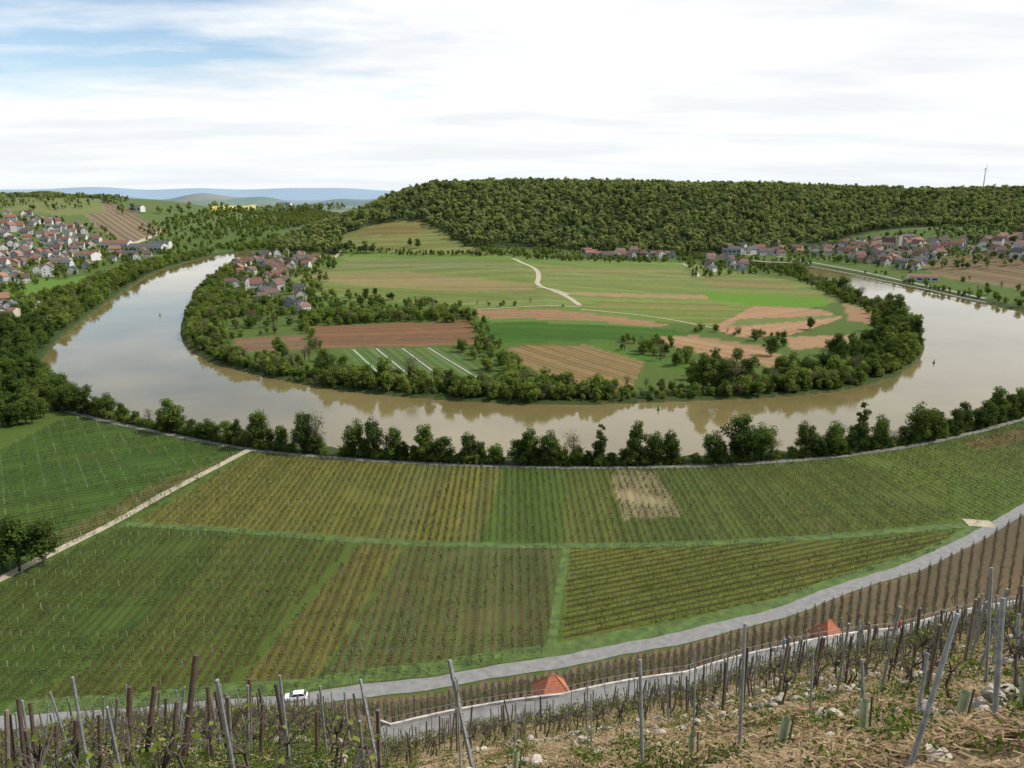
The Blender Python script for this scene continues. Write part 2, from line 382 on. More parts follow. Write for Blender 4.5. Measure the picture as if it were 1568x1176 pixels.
ribbon('field_track',GP([(388,686),(330,716),(250,757),(185,796),(90,842),(0,888),(-200,985)]),2.8,pale,.12)
ribbon('junction_road',GP([(1478,800),(1500,806),(1520,803)]),5,pale,.11)
ribbon('gravel_path',GP([(785,396),(800,403),(822,412),(826,425),(820,436),(850,446),(872,456),(888,468)]),4.6,pale,.2,4)
ribbon('gravel_path',GP([(822,440),(850,443),(870,452)]),3,pale,.25,4)
ribbon('gravel_path',GP([(1045,404),(1060,410),(1070,424)]),4.5,pale,.2,4)
ribbon('gravel_path',GP([(522,382),(516,392),(500,402)]),4.5,pale,.2,4)
ribbon('gravel_path',GP([(495,357),(530,353),(560,345)]),5,pale,.3,4)
ribbon('hill_road',GP([(180,380),(215,370),(245,356),(248,350)]),8,pale,.4,5)
ribbon('gravel_path',GP([(890,474),(1000,484),(1090,502)]),2.2,pale,.2,4)
ribbon('gravel_path',GP([(520,406),(660,408),(800,412)]),1.6,pale,.2,4)
ribbon('gravel_path',GP([(828,420),(940,421),(1068,424)]),1.6,pale,.2,4)
ribbon('gravel_path',GP([(725,474),(800,470),(888,470)]),2.0,pale,.2,4)
ribbon('promenade_road',GP([(1160,380),(1200,394),(1260,405),(1320,416),(1400,434),(1450,444),(1510,458)]),5,conc,.25,4)
ribbon('quay_road',GP([(1120,396),(1180,402),(1240,403)]),10,conc,.3,4)
strip=simple('row_cover_film',(.24,.27,.19),.8,.35,1.)
for a,b in [((541,536),(582,574)),((576,534),(636,583)),((616,534),(682,583)),((656,533),(736,582))]:
    ribbon('crop_cover_strip',GP([a,((a[0]+b[0])/2,(a[1]+b[1])/2),b]),1.3,strip,.25)
grass_v=simple('grass_verge',tuple(alb((84,108,38))),.95,.45,.4)
ribbon('grass_verge',GP([(190,803),(370,812),(560,830),(865,838),(1200,828),(1478,804)]),3.2,grass_v,.05)
ribbon('grass_verge',GP([(868,838),(852,930),(842,1008)]),2.0,grass_v,.06)
vw=[((Rroad(f)+4.8)*math.sin(math.radians(f)),(Rroad(f)+4.8)*math.cos(math.radians(f))) for f in np.linspace(-36,33,40)]
ribbon('grass_verge',vw,4.5,grass_v,.05)
# ------------------------------------------------------------------ foliage
def leafmat(name,dark,lightc,brown=None,rw_=.5):
    m,nt,o=newmat(name)
    df=N(nt,'ShaderNodeBsdfDiffuse'); tr=N(nt,'ShaderNodeBsdfTranslucent'); mx=N(nt,'ShaderNodeMixShader'); mx.inputs[0].default_value=.33
    at=N(nt,'ShaderNodeAttribute',attribute_name='tint'); oi=N(nt,'ShaderNodeObjectInfo')
    f=math_(nt,'ADD',math_(nt,'MULTIPLY',at.outputs['Fac'],1-rw_),math_(nt,'MULTIPLY',oi.outputs['Random'],rw_))
    rp_=N(nt,'ShaderNodeValToRGB'); nt.links.new(f,rp_.inputs[0])
    e=rp_.color_ramp.elements; e[0].position=.15; e[0].color=tuple(dark)+(1,); e[1].position=.82; e[1].color=tuple(lightc)+(1,)
    if brown is not None:
        n=e.new(.9); n.color=tuple(brown)+(1,)
    nt.links.new(rp_.outputs[0],df.inputs[0]); nt.links.new(rp_.outputs[0],tr.inputs[0])
    nt.links.new(df.outputs[0],mx.inputs[1]); nt.links.new(tr.outputs[0],mx.inputs[2]); nt.links.new(mx.outputs[0],o.inputs[0])
    return m
bark=simple('bark',(.06,.048,.035),.95,.3,4)
lf_dark=leafmat('leaves_bank',(.035,.060,.018),(.14,.19,.038))
lf_mid=leafmat('leaves_spring',(.055,.09,.022),(.23,.29,.055),(.19,.16,.085))
lf_for=leafmat('leaves_forest',(.075,.11,.045),(.33,.38,.11),(.25,.22,.12),.7)
lf_bare=leafmat('leaves_budding',(.11,.10,.055),(.20,.19,.09))
def tree_mesh(name,h,cw,th,nleaf,leaf,ncl,seed,lm,low=1.12,tap=.45):
    g=np.random.default_rng(seed); B=MB()
    cz=th+(h-th)/2; az=(h-th)/2
    dv=g.normal(size=(ncl,3)); dv/=np.linalg.norm(dv,axis=1)[:,None]
    rad=g.uniform(.25,.86,ncl)[:,None]
    C=dv*rad*np.array([cw/2,cw/2,az])+np.array([0,0,cz])
    C[:,:2]*=(low-tap*((C[:,2]-th)/(h-th)))[:,None]
    cr=cw*g.uniform(.10,.22,ncl)
    w=cr**2/np.sum(cr**2); k=g.choice(ncl,nleaf,p=w)
    dd=g.normal(size=(nleaf,3)); dd/=np.linalg.norm(dd,axis=1)[:,None]
    rr=g.uniform(.25,1.2,nleaf)**.65
    P=C[k]+dd*(cr[k]*rr)[:,None]*np.array([1,1,.85])
    P[:,2]=np.maximum(P[:,2],.1+g.uniform(0,.5,nleaf))
    nn=dd*.9+g.normal(size=(nleaf,3))*.55+np.array([0,0,.35]); nn/=np.linalg.norm(nn,axis=1)[:,None]
    t=np.cross(nn,g.normal(size=(nleaf,3))); t/=np.linalg.norm(t,axis=1)[:,None]; s=np.cross(nn,t)
    sz=(leaf*g.uniform(.5,1.25,nleaf))[:,None]
    q=np.stack([P-t*sz*.6,P-s*sz*.4,P+t*sz*.6,P+s*sz*.4],1).reshape(-1,3)
    ct=g.uniform(0,1,ncl); tin=np.repeat(np.clip(ct[k]*.65+g.uniform(0,.35,nleaf),0,1),4)
    B.tube((0,0,-.5),(g.uniform(-.2,.2),g.uniform(-.2,.2),th),h*.022,h*.016,0)
    top=(0,0,th+ (h-th)*.7); B.tube((0,0,th*.9),top,h*.016,h*.004,0,5)
    for i in range(min(ncl,14)):
        z0=th*.8+g.uniform(0,.4)*(C[i,2]-th*.8) ; B.tube((0,0,max(th*.6,z0)),C[i],h*.008,h*.002,0,4)
    B.add(q,np.arange(nleaf*4).reshape(-1,4),1,tin)
    return B.mesh(name,[bark,lm])
def coll(name,meshes):
    c=bpy.data.collections.new(name)
    for i,m in enumerate(meshes):
        o=bpy.data.objects.new(name+'_%02d'%i,m); c.objects.link(o)
    return c
def scatter(name,pts,scl,c,nvar,idx=None,tilt=None):
    n=len(pts); pts=np.asarray(pts,dtype=np.float32)
    if n==0: return
    me=bpy.data.meshes.new(name); me.vertices.add(n); me.vertices.foreach_set('co',pts.ravel())
    scl=np.asarray(scl,dtype=np.float32)
    if scl.ndim==1: scl=np.stack([scl]*3,1)
    a=me.attributes.new('scl','FLOAT_VECTOR','POINT'); a.data.foreach_set('vector',scl.ravel())
    rz=np.zeros((n,3),dtype=np.float32); rz[:,2]=rng.uniform(0,6.28,n)
    if tilt is not None: rz[:,:2]=rng.normal(0,tilt,(n,2))
    a=me.attributes.new('rz','FLOAT_VECTOR','POINT'); a.data.foreach_set('vector',rz.ravel())
    if idx is None: idx=rng.integers(0,nvar,n)
    a=me.attributes.new('idx','INT','POINT'); a.data.foreach_set('value',np.asarray(idx,dtype=np.int32))
    o=add(name,me)
    ng=bpy.data.node_groups.new(name+'_gn','GeometryNodeTree')
    ng.interface.new_socket('Geometry',in_out='INPUT',socket_type='NodeSocketGeometry'); ng.interface.new_socket('Geometry',in_out='OUTPUT',socket_type='NodeSocketGeometry')
    gi=ng.nodes.new('NodeGroupInput'); go=ng.nodes.new('NodeGroupOutput'); ip=ng.nodes.new('GeometryNodeInstanceOnPoints')
    ci=ng.nodes.new('GeometryNodeCollectionInfo'); ci.inputs['Collection'].default_value=c; ci.inputs['Separate Children'].default_value=True; ci.inputs['Reset Children'].default_value=True
    ip.inputs['Pick Instance'].default_value=True
    def na_(nm,ty):
        x=ng.nodes.new('GeometryNodeInputNamedAttribute'); x.data_type=ty; x.inputs['Name'].default_value=nm
        return next(s for s in x.outputs if s.enabled and s.name=='Attribute')
    L=ng.links.new
    L(gi.outputs[0],ip.inputs['Points']); L(ci.outputs[0],ip.inputs['Instance']); L(na_('scl','FLOAT_VECTOR'),ip.inputs['Scale']); L(na_('rz','FLOAT_VECTOR'),ip.inputs['Rotation']); L(na_('idx','INT'),ip.inputs['Instance Index'])
    L(ip.outputs[0],go.inputs[0])
    md=o.modifiers.new('scatter','NODES'); md.node_group=ng
    return o
near_m=[tree_mesh('bank_tree_a%d'%i,12,rnd.uniform(7.5,10.5),rnd.uniform(.5,1.6),4000,.46,rnd.randint(28,42),100+i,lf_dark) for i in range(7)]
tall_m=[tree_mesh('bank_poplar_%d'%i,16,5.5,1.,3000,.46,26,130+i,lf_dark) for i in range(2)]
bare_m=[tree_mesh('budding_tree_%d'%i,12,8,2,900,.30,34,140+i,lf_bare) for i in range(2)]
mid_m=[tree_mesh('spring_tree_%d'%i,10,rnd.uniform(8,10.5),.3,1500,.62,rnd.randint(16,24),200+i,lf_mid,1.05,.35) for i in range(6)]
for_m=[tree_mesh('forest_tree_%d'%i,14,rnd.uniform(8.5,11),2,620,1.15,rnd.randint(10,16),300+i,lf_for) for i in range(7)]
shrub_m=[tree_mesh('shrub_%d'%i,4,4.6,.1,700,.36,14,400+i,lf_mid,1.,.2) for i in range(4)]
c_near=coll('tmpl_bank',near_m); c_mid=coll('tmpl_spring',mid_m+bare_m[:1]); c_for=coll('tmpl_forest',for_m); c_shr=coll('tmpl_shrub',shrub_m)
def samp(P,dens,extra=None):
    P=np.asarray(P); lo_=P.min(0); hi=P.max(0); n=int((hi[0]-lo_[0])*(hi[1]-lo_[1])*dens)
    n=min(n,400000)
    x=rng.uniform(lo_[0],hi[0],n); y=rng.uniform(lo_[1],hi[1],n); m=inpoly(x,y,P); x,y=x[m],y[m]
    m=sdr(x,y)>2.5
    return x[m],y[m]
def zpts(x,y,dz=-.2): return np.stack([x,y,land(x,y)+dz],1)
n=40000
x=rng.uniform(-440,1900,n); y=rng.uniform(1050,2150,n)
Yb=1060+250*ss((x-200)/500); fmv=ss((y-Yb)/480)*ss((x+430)/310)
KP=np.array(GP(knoll))
keep=(fmv>.035)&(~inpoly(x,y,KP))&(y<Yb+480+220)
x,y=x[keep],y[keep]
scatter('hill_forest',zpts(x,y),rng.uniform(.6,1.2,len(x))*np.where(rng.random(len(x))<.15,1.25,1),c_for,7)
isw=np.array(chaikin([plane(u,v,WZ) for u,v in inner_sh],1,False))
seg=np.hypot(*(isw[1:]-isw[:-1]).T); L=np.concatenate([[0],np.cumsum(seg)])
n=7500; t=rng.uniform(0,L[-1],n); x=np.interp(t,L,isw[:,0])+rng.uniform(-24,24,n); y=np.interp(t,L,isw[:,1])+rng.uniform(-24,24,n)
dd=sdr(x,y); inner=(dd>.6)&(dd<rng.uniform(7,24,n))
core=np.array([plane(u,v,0) for u,v in inner_sh]); inner&=inpoly(x,y,core)
x,y=x[inner],y[inner]; dd=dd[inner]
lum=.80+.3*np.sin(x/17.+np.sin(y/23.)*2)+.15*np.sin(x/5.)
s=rng.uniform(.5,1.1,len(x))*np.clip(lum,.5,1.2)*np.where(rng.random(len(x))<.1,1.35,1)*np.where(dd<4,.7,1)
scatter('riverside_woodland',zpts(x,y,-.5),s,c_mid,7)
x,y=samp(GP([(1330,515),(1372,470),(1415,505),(1412,560),(1340,590),(1060,600),(1050,575),(1200,580)]),1/110.)
scatter('riverside_grove',zpts(x,y),rng.uniform(.6,1.2,len(x)),c_near,7)
WL=[
 ('riverside_woodland',[(-200,520),(0,500),(60,500),(92,515),(62,545),(95,600),(110,628),(0,680),(-200,740)],1/50.,(.6,1.1),c_near),
 ('riverside_woodland',[(0,470),(70,452),(140,432),(190,412),(240,400),(300,388),(330,386),(300,398),(240,414),(190,444),(140,478),(95,512),(60,505)],1/55.,(.5,1.1),c_mid),
 ('valley_woodland',[(225,378),(300,372),(400,362),(480,345),(520,330),(470,318),(250,338),(215,352)],1/230.,(.6,1.15),c_mid),
 ('valley_woodland',[(340,392),(380,378),(490,350),(500,380),(400,388)],1/90.,(.6,1.2),c_mid),
 ('valley_woodland',[(200,384),(340,372),(480,352),(490,362),(380,382),(300,384),(240,396)],1/260.,(.5,1.1),c_mid),
 ('distant_woodland',[(180,338),(520,322),(535,312),(410,312),(400,322),(300,324),(180,318)],1/2600.,(1.0,1.9),c_for),
 ('hillside_woodland',[(0,300),(150,299),(200,312),(150,318),(0,330)],1/420.,(.5,1.),c_for),
 ('hillside_woodland',[(0,330),(150,345),(200,372),(240,385),(200,400),(60,440),(0,455)],1/220.,(.4,1.),c_mid),
 ('village_trees',[(360,400),(490,386),(520,400),(470,480),(400,485),(345,450)],1/180.,(.45,1.1),c_mid),
 ('peninsula_trees',[(290,480),(350,470),(460,485),(500,540),(560,590),(400,565),(310,545),(285,520)],1/120.,(.4,1.05),c_mid),
 ('peninsula_trees',[(295,450),(345,440),(400,480),(300,500),(280,500)],1/70.,(.5,1.1),c_mid),
 ('peninsula_trees',[(690,530),(770,528),(800,570),(880,598),(700,605),(560,595),(590,590),(760,582)],1/42.,(.35,.95),c_mid),
 ('peninsula_trees',[(930,530),(1100,545),(1230,560),(1330,530),(1340,570),(1200,600),(1000,605),(1060,570)],1/130.,(.35,1.),c_mid),
 ('peninsula_trees',[(1060,515),(1330,495),(1370,480),(1330,540),(1180,545)],1/520.,(.3,.8),c_mid),
 ('garden_hedge',[(460,484),(600,481),(716,482),(720,494),(600,494),(466,500)],1/20.,(.35,.95),c_mid),
 ('orchard_trees',[(450,450),(560,455),(720,468),(715,482),(470,478)],1/100.,(.35,.95),c_mid),
 ('hedge_trees',[(525,377),(780,390),(775,394),(520,381)],1/60.,(.3,.75),c_mid),
 ('hedge_trees',[(725,466),(900,470),(905,474),(725,472)],1/160.,(.25,.55),c_mid),
 ('hedge_trees',[(1060,505),(1210,515),(1205,520),(1055,510)],1/60.,(.3,.65),c_mid),
 ('hedge_trees',[(715,488),(735,488),(765,528),(742,532)],1/60.,(.3,.8),c_mid),
 ('hedge_trees',[(950,519),(1010,522),(1060,542),(1050,548),(950,526)],1/60.,(.3,.8),c_mid),
 ('scrub_trees',[(690,366),(780,380),(1050,374),(1080,400),(900,402),(800,398),(775,392)],1/150.,(.35,.9),c_mid),
 ('scrub_trees',[(1050,385),(1240,400),(1290,450),(1230,430),(1180,420),(1060,425)],1/150.,(.35,.9),c_mid),
 ('town_trees',[(1110,372),(1568,350),(1700,360),(1620,400),(1400,418),(1320,408),(1180,392)],1/210.,(.45,1.),c_for),
 ('riverside_woodland',[(1310,405),(1450,425),(1580,445),(1660,470),(1600,487),(1500,462),(1400,440),(1320,418)],1/110.,(.35,.9),c_mid)]
brownP=[q[0] for q in fields if q[1][0]>q[1][1]*1.12]
for nm,poly,dn,sc,cc_ in WL:
    x,y=samp(GP(poly),dn)
    if nm=='riverside_woodland' and poly[0][0]==1310:
        k=sdr(x,y)<16; k|=rng.random(len(x))<.15; x,y=x[k],y[k]
    if nm=='peninsula_trees':
        k=np.ones(len(x),bool)
        for q in brownP: k&=~inpoly(x,y,q)
        x,y=x[k],y[k]
    scatter(nm,zpts(x,y),rng.uniform(sc[0],sc[1],len(x)),cc_,7)
def mtree(name,u,v,hpx,mesh,base=12.,wide=1.):
    x,y=G(u,v); dep=y*CT-(H(x,y)-EYE)*ST
    hm=hpx*dep/F; s=hm/base
    return add(name,mesh,(x,y,H(x,y)-.15),rnd.uniform(0,6.28),(s*wide,s*wide,s))
bl=np.array(bank_l,float)
def vb(u): return float(np.interp(u,bl[:,0],bl[:,1]))
gaps=[(498,522),(1044,1062),(1197,1210),(771,786),(691,702)]
u=70
while u<1640:
    if not any(a-6<u<b+6 for a,b in gaps):
        hp=rnd.choice([rnd.uniform(24,36),rnd.uniform(34,52)])
        mtree('bank_tree',u,vb(u)-4-rnd.uniform(0,3),hp,rnd.choice(near_m if rnd.random()<.85 else bare_m),12,rnd.uniform(.9,1.4))
    u+=rnd.uniform(12,22)
for u,hp,w,kind in [(112,48,1.2,0),(262,58,1.1,0),(398,64,.95,0),(466,68,.85,0),(486,76,.9,2),(545,64,.85,0),(572,70,.7,0),(604,60,.85,0),(650,60,.9,0),(718,54,.9,0),(812,64,.85,0),(842,58,.9,0),(878,62,.9,2),(918,72,.75,1),(975,70,.85,0),(1002,56,.9,0),(1026,60,.7,0),(1092,56,.9,0),(1134,82,1.05,0),(1166,64,.9,0),(1232,62,.9,0),(1276,58,.9,0),(1318,86,.75,1),(1345,58,.9,0),(1408,66,.9,0),(1428,52,.9,0),(1472,54,.9,0),(1524,60,1.,0),(1560,48,1,0),(1600,60,1,0)]:
    if kind==1: mtree('poplar_tree',u,vb(u)-5,hp,rnd.choice(tall_m),16,1.1)
    elif kind==2: mtree('budding_tree',u,vb(u)-6,hp,rnd.choice(bare_m),12,1)
    else: mtree('bank_tree',u,vb(u)-5,hp,rnd.choice(near_m),12,w)
us=rng.uniform(60,1700,640); ok=np.ones(len(us),bool)
for a,b in gaps: ok&=~((us>a)&(us<b))
us=us[ok]; pp=np.array([G(uu,vb(uu)-rng.uniform(2.5,9)) for uu in us]); pp=pp[sdr(pp[:,0],pp[:,1])>.8]
scatter('bank_shrubs',zpts(pp[:,0],pp[:,1]),rng.uniform(.35,1.1,len(pp)),c_shr,4)
for u,v,hp in [(30,875,96),(68,868,85),(5,872,80),(-60,880,110),(500,575,46),(690,600,40),(1075,600,62),(1105,598,60),(1375,490,42),(1290,450,30),(1360,470,24),(1180,545,34),(1240,505,22),(1018,545,22),(1200,520,16),(1140,595,50),(560,462,22),(575,452,14),(640,380,16),(628,378,14)]:
    mtree('bank_tree',u,v,hp,rnd.choice(near_m),12,1.1)
mtree('budding_tree',1120,598,66,bare_m[0],12,1.3); mtree('budding_tree',385,500,34,bare_m[0],12,1.3)
# ------------------------------------------------------------------ vines
wood_m=simple('weathered_wood',(.13,.105,.08),.9,.35,8,rand=.4)
brownw=simple('stained_post_wood',(.075,.045,.03),.85,.4,8)
steel=simple('galvanised_steel',(.26,.27,.26),.55,.3,10,metal=.3)
stake=simple('pale_stake',(.34,.31,.25),.9,.2,8,rand=.3)
vbark=simple('vine_bark',(.08,.062,.048),.95,.4,15)
vleaf=leafmat('vine_leaves',(.10,.125,.025),(.24,.27,.06))
vleaf2=leafmat('vine_leaves_valley',(.035,.06,.016),(.14,.18,.038))
def vine(name,seed,nl,hgt=1.1,detail=False):
    g=np.random.default_rng(seed); B=MB(); p=np.array([0,0,-.1]); 
    for i in range(3):
        q=p+np.array([g.uniform(-.07,.07),g.uniform(-.07,.07),.27]); B.tube(p,q,.045-.008*i,.038-.008*i,0,5); p=q
    tips=[]
    for i in range(4 if not detail else 9):
        a=g.uniform(0,6.28); q=p+np.array([math.cos(a)*.3,math.sin(a)*.15,g.uniform(.0,.45)]); B.tube(p,q,.016,.011,0,4)
        q2=q+np.array([math.cos(a)*.25,math.sin(a)*.1,g.uniform(-.3,.3)]); B.tube(q,q2,.011,.006,0,4); tips+=[q,q2]
    tips=np.array(tips); k=g.integers(0,len(tips),nl); P=tips[k]+g.normal(0,.09 if detail else .14,(nl,3)); 
    nn=g.normal(size=(nl,3)); nn/=np.linalg.norm(nn,axis=1)[:,None]; t=np.cross(nn,g.normal(size=(nl,3))); t/=np.linalg.norm(t,axis=1)[:,None]; s=np.cross(nn,t)
    sz=(.05 if detail else .13)*g.uniform(.6,1.3,nl)[:,None]
    B.add(np.stack([P-t*sz,P-s*sz,P+t*sz,P+s*sz],1).reshape(-1,3),np.arange(nl*4).reshape(-1,4),1,np.repeat(g.uniform(0,1,nl),4))
    return B.mesh(name,[vbark,vleaf if detail else vleaf2])
def post_mesh(name,h,r,mat,n=8):
    B=MB(); B.tube((0,0,-.4),(0,0,h),r,r*.9,0,n,cap=True); return B.mesh(name,[mat])
vm=[vine('vine_%d'%i,i,15) for i in range(4)]
pm=post_mesh('vine_post',1.6,.05,stake,5); pm2=post_mesh('vine_post_s',1.8,.04,wood_m,5)
c_v=coll('tmpl_vines',vm+[pm,pm2])
PX=[];ID=[]
for P,c,c2,nrm,sp,st,vn in fields:
    if vn<=0: continue
    n_=np.array(nrm); dvec=np.array([n_[1],-n_[0]])
    a=P@n_; b=P@dvec
    K=np.arange(math.ceil(a.min()/sp),math.floor(a.max()/sp)+1)
    S=np.arange(b.min(),b.max(),1.1)
    KK,SS=np.meshgrid(K,S)
    off=rng.normal(0,.06,KK.shape)
    x=(KK*sp+off)*n_[0]+SS*dvec[0]; y=(KK*sp+off)*n_[1]+SS*dvec[1]
    ispost=((np.round(SS/1.1)%5)==0)
    x=x.ravel();y=y.ravel();ispost=ispost.ravel()
    gone=(np.sin(x/13.+np.sin(y/19.)*2)*np.sin(y/11.)>.85)
    m=inpoly(x,y,P)&(rng.random(len(x))<.88*vn)&(x<330)&(x>-260)&~gone
    x,y,ip_=x[m],y[m],ispost[m]
    PX.append(zpts(x,y,0)); ID.append(np.where(ip_,rng.choice([4,4,5],len(x)),rng.integers(0,4,len(x))))
PX=np.vstack(PX); ID=np.concatenate(ID)
scatter('valley_vineyard_rows',PX,rng.uniform(.65,1.05,len(PX)),c_v,6,ID,.05)
huts=[]
for u,vt,w in [(846,1034,3.6),(1270,950,3.2)]:
    f=math.degrees(math.atan2(ray(u,vt)[0],ray(u,vt)[1])); r=float(Rtrk(f))+4.8; dx,dy,dz=ray(u,vt); t=r/math.hypot(dx,dy); huts.append((dx*t,dy*t,EYE+dz*t,w))
vmd=[vine('old_vine_%d'%i,50+i,13,detail=True) for i in range(4)]
c_vd=coll('tmpl_old_vines',vmd+[post_mesh('old_post',2.0,.05,wood_m),post_mesh('old_post_s',2.15,.03,steel)])
pts=[];idd=[]
for f in np.arange(-30,50,.58):
    a=Rtrk(f)+3.2; b=Rroad(f)-6.5
    rr=np.arange(a,b,1.0)+rng.uniform(0,.5)
    x=rr*math.sin(math.radians(f))+rng.normal(0,.08,len(rr)); y=rr*math.cos(math.radians(f))+rng.normal(0,.08,len(rr))
    q=zpts(x,y,0); k=rng.random(len(x))<.92
    for hx,hy,_,w in huts: k&=np.hypot(x-hx,y-hy)>3.
    pts.append(q[k]); idd.append(np.where(np.arange(len(rr))%3==0,rng.choice([4,4,5],len(rr)),rng.integers(0,4,len(rr)))[k])
pts=np.vstack(pts); scatter('slope_vineyard_rows',pts,rng.uniform(.75,1.1,len(pts)),c_vd,6,np.concatenate(idd),.06)
pts=[];idd=[]
r=8.5
while r<112:
    df=math.degrees(.9/r)
    fs=np.arange(-42,48,df)+rng.uniform(0,df)
    m=(r<Rtrk(fs)-3.6)&((fs<-11)|(r>np.interp(fs,[-13,0,12,24,34,45],[26,28,24,18,12,10])))&(rng.random(len(fs))<.87)
    fs=fs[m]; rj=r+rng.normal(0,.12,len(fs)); x=rj*np.sin(np.radians(fs)); y=rj*np.cos(np.radians(fs))
    pts.append(zpts(x,y,0)); idd.append(np.where(rng.random(len(fs))<np.where(fs>10,.34,.24),rng.integers(4,6,len(fs)),rng.integers(0,4,len(fs))))
    r+=1.6 if r<30 else 2.0
pts=np.vstack(pts); scatter('hillside_vineyard_rows',pts,rng.uniform(.8,1.12,len(pts)),c_vd,6,np.concatenate(idd),.08)
# ------------------------------------------------------------------ foreground posts
def post(name,ut,vt,ub,vb_,r,mat,sq=False,notch=False):
    x,y=G(ub,vb_); z=H(x,y); dep=y*CT-(z-EYE)*ST
    if dep>21:
        k=18.5/dep; x,y=x*k,y*k; z=H(x,y); dep=y*CT-(z-EYE)*ST
    dx,dy,dz=ray(ut,vt); t=dep
    top=np.array([dx*t,dy*t,EYE+dz*t]); bot=np.array([x,y,z]); 
    ax=top-bot; L=np.linalg.norm(ax); B=MB()
    if sq:
        B.tube(bot-ax/L*.4,top,r,r*.96,0,4,cap=True)
        for k in range(6): 
            q=bot+ax*(.35+.1*k); B.box(q,(r*2.3,r*.8,.03),0)
    else:
        B.tube(bot-ax/L*.4,bot+ax*.5,r,r*.95,0,9); B.tube(bot+ax*.5,top,r*.95,r*.88,0,9,cap=True)
    add(name,B.mesh(name,[mat])); return bot,top
W=[(300,1003,280,1180,.072),(237,1050,222,1176,.065),(199,1052,196,1178,.072),(318,1052,324,1150,.05),(382,1040,378,1145,.055),(330,1058,352,1165,.055),(118,1102,116,1185,.09),(28,1070,36,1165,.055),(46,1076,52,1150,.05),(402,1078,398,1150,.05),(270,1075,262,1155,.05),(152,1095,150,1155,.05),(430,1092,428,1155,.045),(485,1090,484,1155,.045),(86,1110,84,1160,.05),(350,1085,352,1160,.05),(14,1095,16,1160,.055)]
tops=[]
for a in W: tops.append(post('wooden_post',*a,brownw))
M_=[(688,1010,727,1192,.055,1),(552,1040,585,1182,.04,1),(541,1062,562,1160,.03,0),(980,1010,984,1180,.035,0),(1141,955,1132,1155,.03,0),(1466,940,1392,1180,.028,0),(1536,916,1522,1110,.036,0),(700,1040,705,1150,.022,0),(1320,1010,1322,1110,.03,0),(1245,1000,1240,1100,.025,0),(1420,1000,1405,1100,.03,0),(1560,940,1552,1070,.03,0),(1065,1000,1062,1130,.025,0),(905,1062,906,1150,.022,0),(790,1075,788,1150,.022,0)]
for a in M_: tops.append(post('metal_post',*a[:5],steel,sq=bool(a[5])))
B=MB()
ws=sorted(tops[:17],key=lambda t:t[0][0]); ws=[w for w in ws if np.linalg.norm(w[0][:2])<24]
for (b0_,t0),(b1_,t1) in zip(ws[:-1],ws[1:]):
    for k in (.45,.75):
        p0=b0_+(t0-b0_)*k; p1=b1_+(t1-b1_)*k; prev=p0
        for s in np.linspace(.2,1,5):
            q=p0+(p1-p0)*s-np.array([0,0,.12*s*(1-s)*4]); B.tube(prev,q,.004,.004,0,4); prev=q
add('trellis_wire',B.mesh('trellis_wire',[steel]))
shel=simple('shelter_plastic',(.36,.42,.27),.5,.15,4)
for u,v,hp in [(1195,1150,58),(1320,1130,62),(1467,1108,56),(1060,1165,48),(1566,1085,50),(788,1190,46),(1600,1100,50)]:
    x,y=G(u,min(v,1198)); z=H(x,y); B=MB(); hh_=hp*(y*CT-(z-EYE)*ST)/F
    B.tube((0,0,-.1),(0,0,hh_),.055,.065,0,12); B.tube((0,0,hh_),(0,0,hh_-.25),.06,.055,0,12)
    B.tube((.1,0,-.2),(.1,0,hh_*1.1),.015,.015,1,6)
    o=add('tree_shelter_tube',B.mesh('tree_shelter_tube',[shel,wood_m]),(x,y,z)); o.rotation_euler=(rnd.uniform(-.08,.08),rnd.uniform(-.08,.08),0)
rock=simple('limestone',(.34,.30,.24),.95,.4,6,bump=.5,rand=.25)
def rock_mesh(i):
    import bmesh
    bm=bmesh.new(); bmesh.ops.create_icosphere(bm,subdivisions=2,radius=.5); g=random.Random(i)
    pl=[(Vector((g.gauss(0,1),g.gauss(0,1),g.gauss(0,1))).normalized(),g.uniform(.22,.4)) for _ in range(10)]
    for v in bm.verts:
        for n_,dd_ in pl:
            s=v.co.dot(n_)-dd_
            if s>0: v.co-=n_*s
        v.co.z*=.6
    me=bpy.data.meshes.new('rock_%d'%i); bm.to_mesh(me); bm.free(); me.materials.append(rock); return me
c_r=coll('tmpl_rocks',[rock_mesh(i) for i in range(6)])
n=5200; fs=rng.uniform(-42,46,n); rr=rng.uniform(8,55,n)*rng.uniform(.6,1,n); m=(rr<Rtrk(fs)-3)&((np.sin(rr*1.05+fs*.05)>.3)|(rng.random(n)<.25))&(rr>7)
fs,rr=fs[m],rr[m]; scatter('stone_rubble',zpts(rr*np.sin(np.radians(fs)),rr*np.cos(np.radians(fs)),0.),.06+.32*rng.random(len(fs))**2.2,c_r,6,None,.3)
wp=[]
for r0,fa,fb in ((15.5,-16,14),(19.5,4,40),(13.,24,44),(26,-4,30),(33,14,42),(24,-40,-14)):
    n=int(math.radians(fb-fa)*r0*16); fs=rng.uniform(fa,fb,n); rr=r0+.5*np.sin(fs/3.)+rng.normal(0,.16,n); q=zpts(rr*np.sin(np.radians(fs)),rr*np.cos(np.radians(fs)),0); q[:,2]+=rng.uniform(-.1,.32,n)*(.6+.4*np.sin(fs*1.3)); wp.append(q)
wp=np.vstack(wp); scatter('dry_stone_wall',wp,rng.uniform(.14,.42,len(wp)),c_r,6,None,.35)
straw=leafmat('straw',(.26,.18,.10),(.62,.49,.31))
n=230000; fs=rng.uniform(-42,46,n); rr=7+50*rng.random(n)**1.4; m=((fs>-12)|(rng.random(n)<.4))&(rr<Rtrk(fs)-4); fs,rr=fs[m],rr[m]
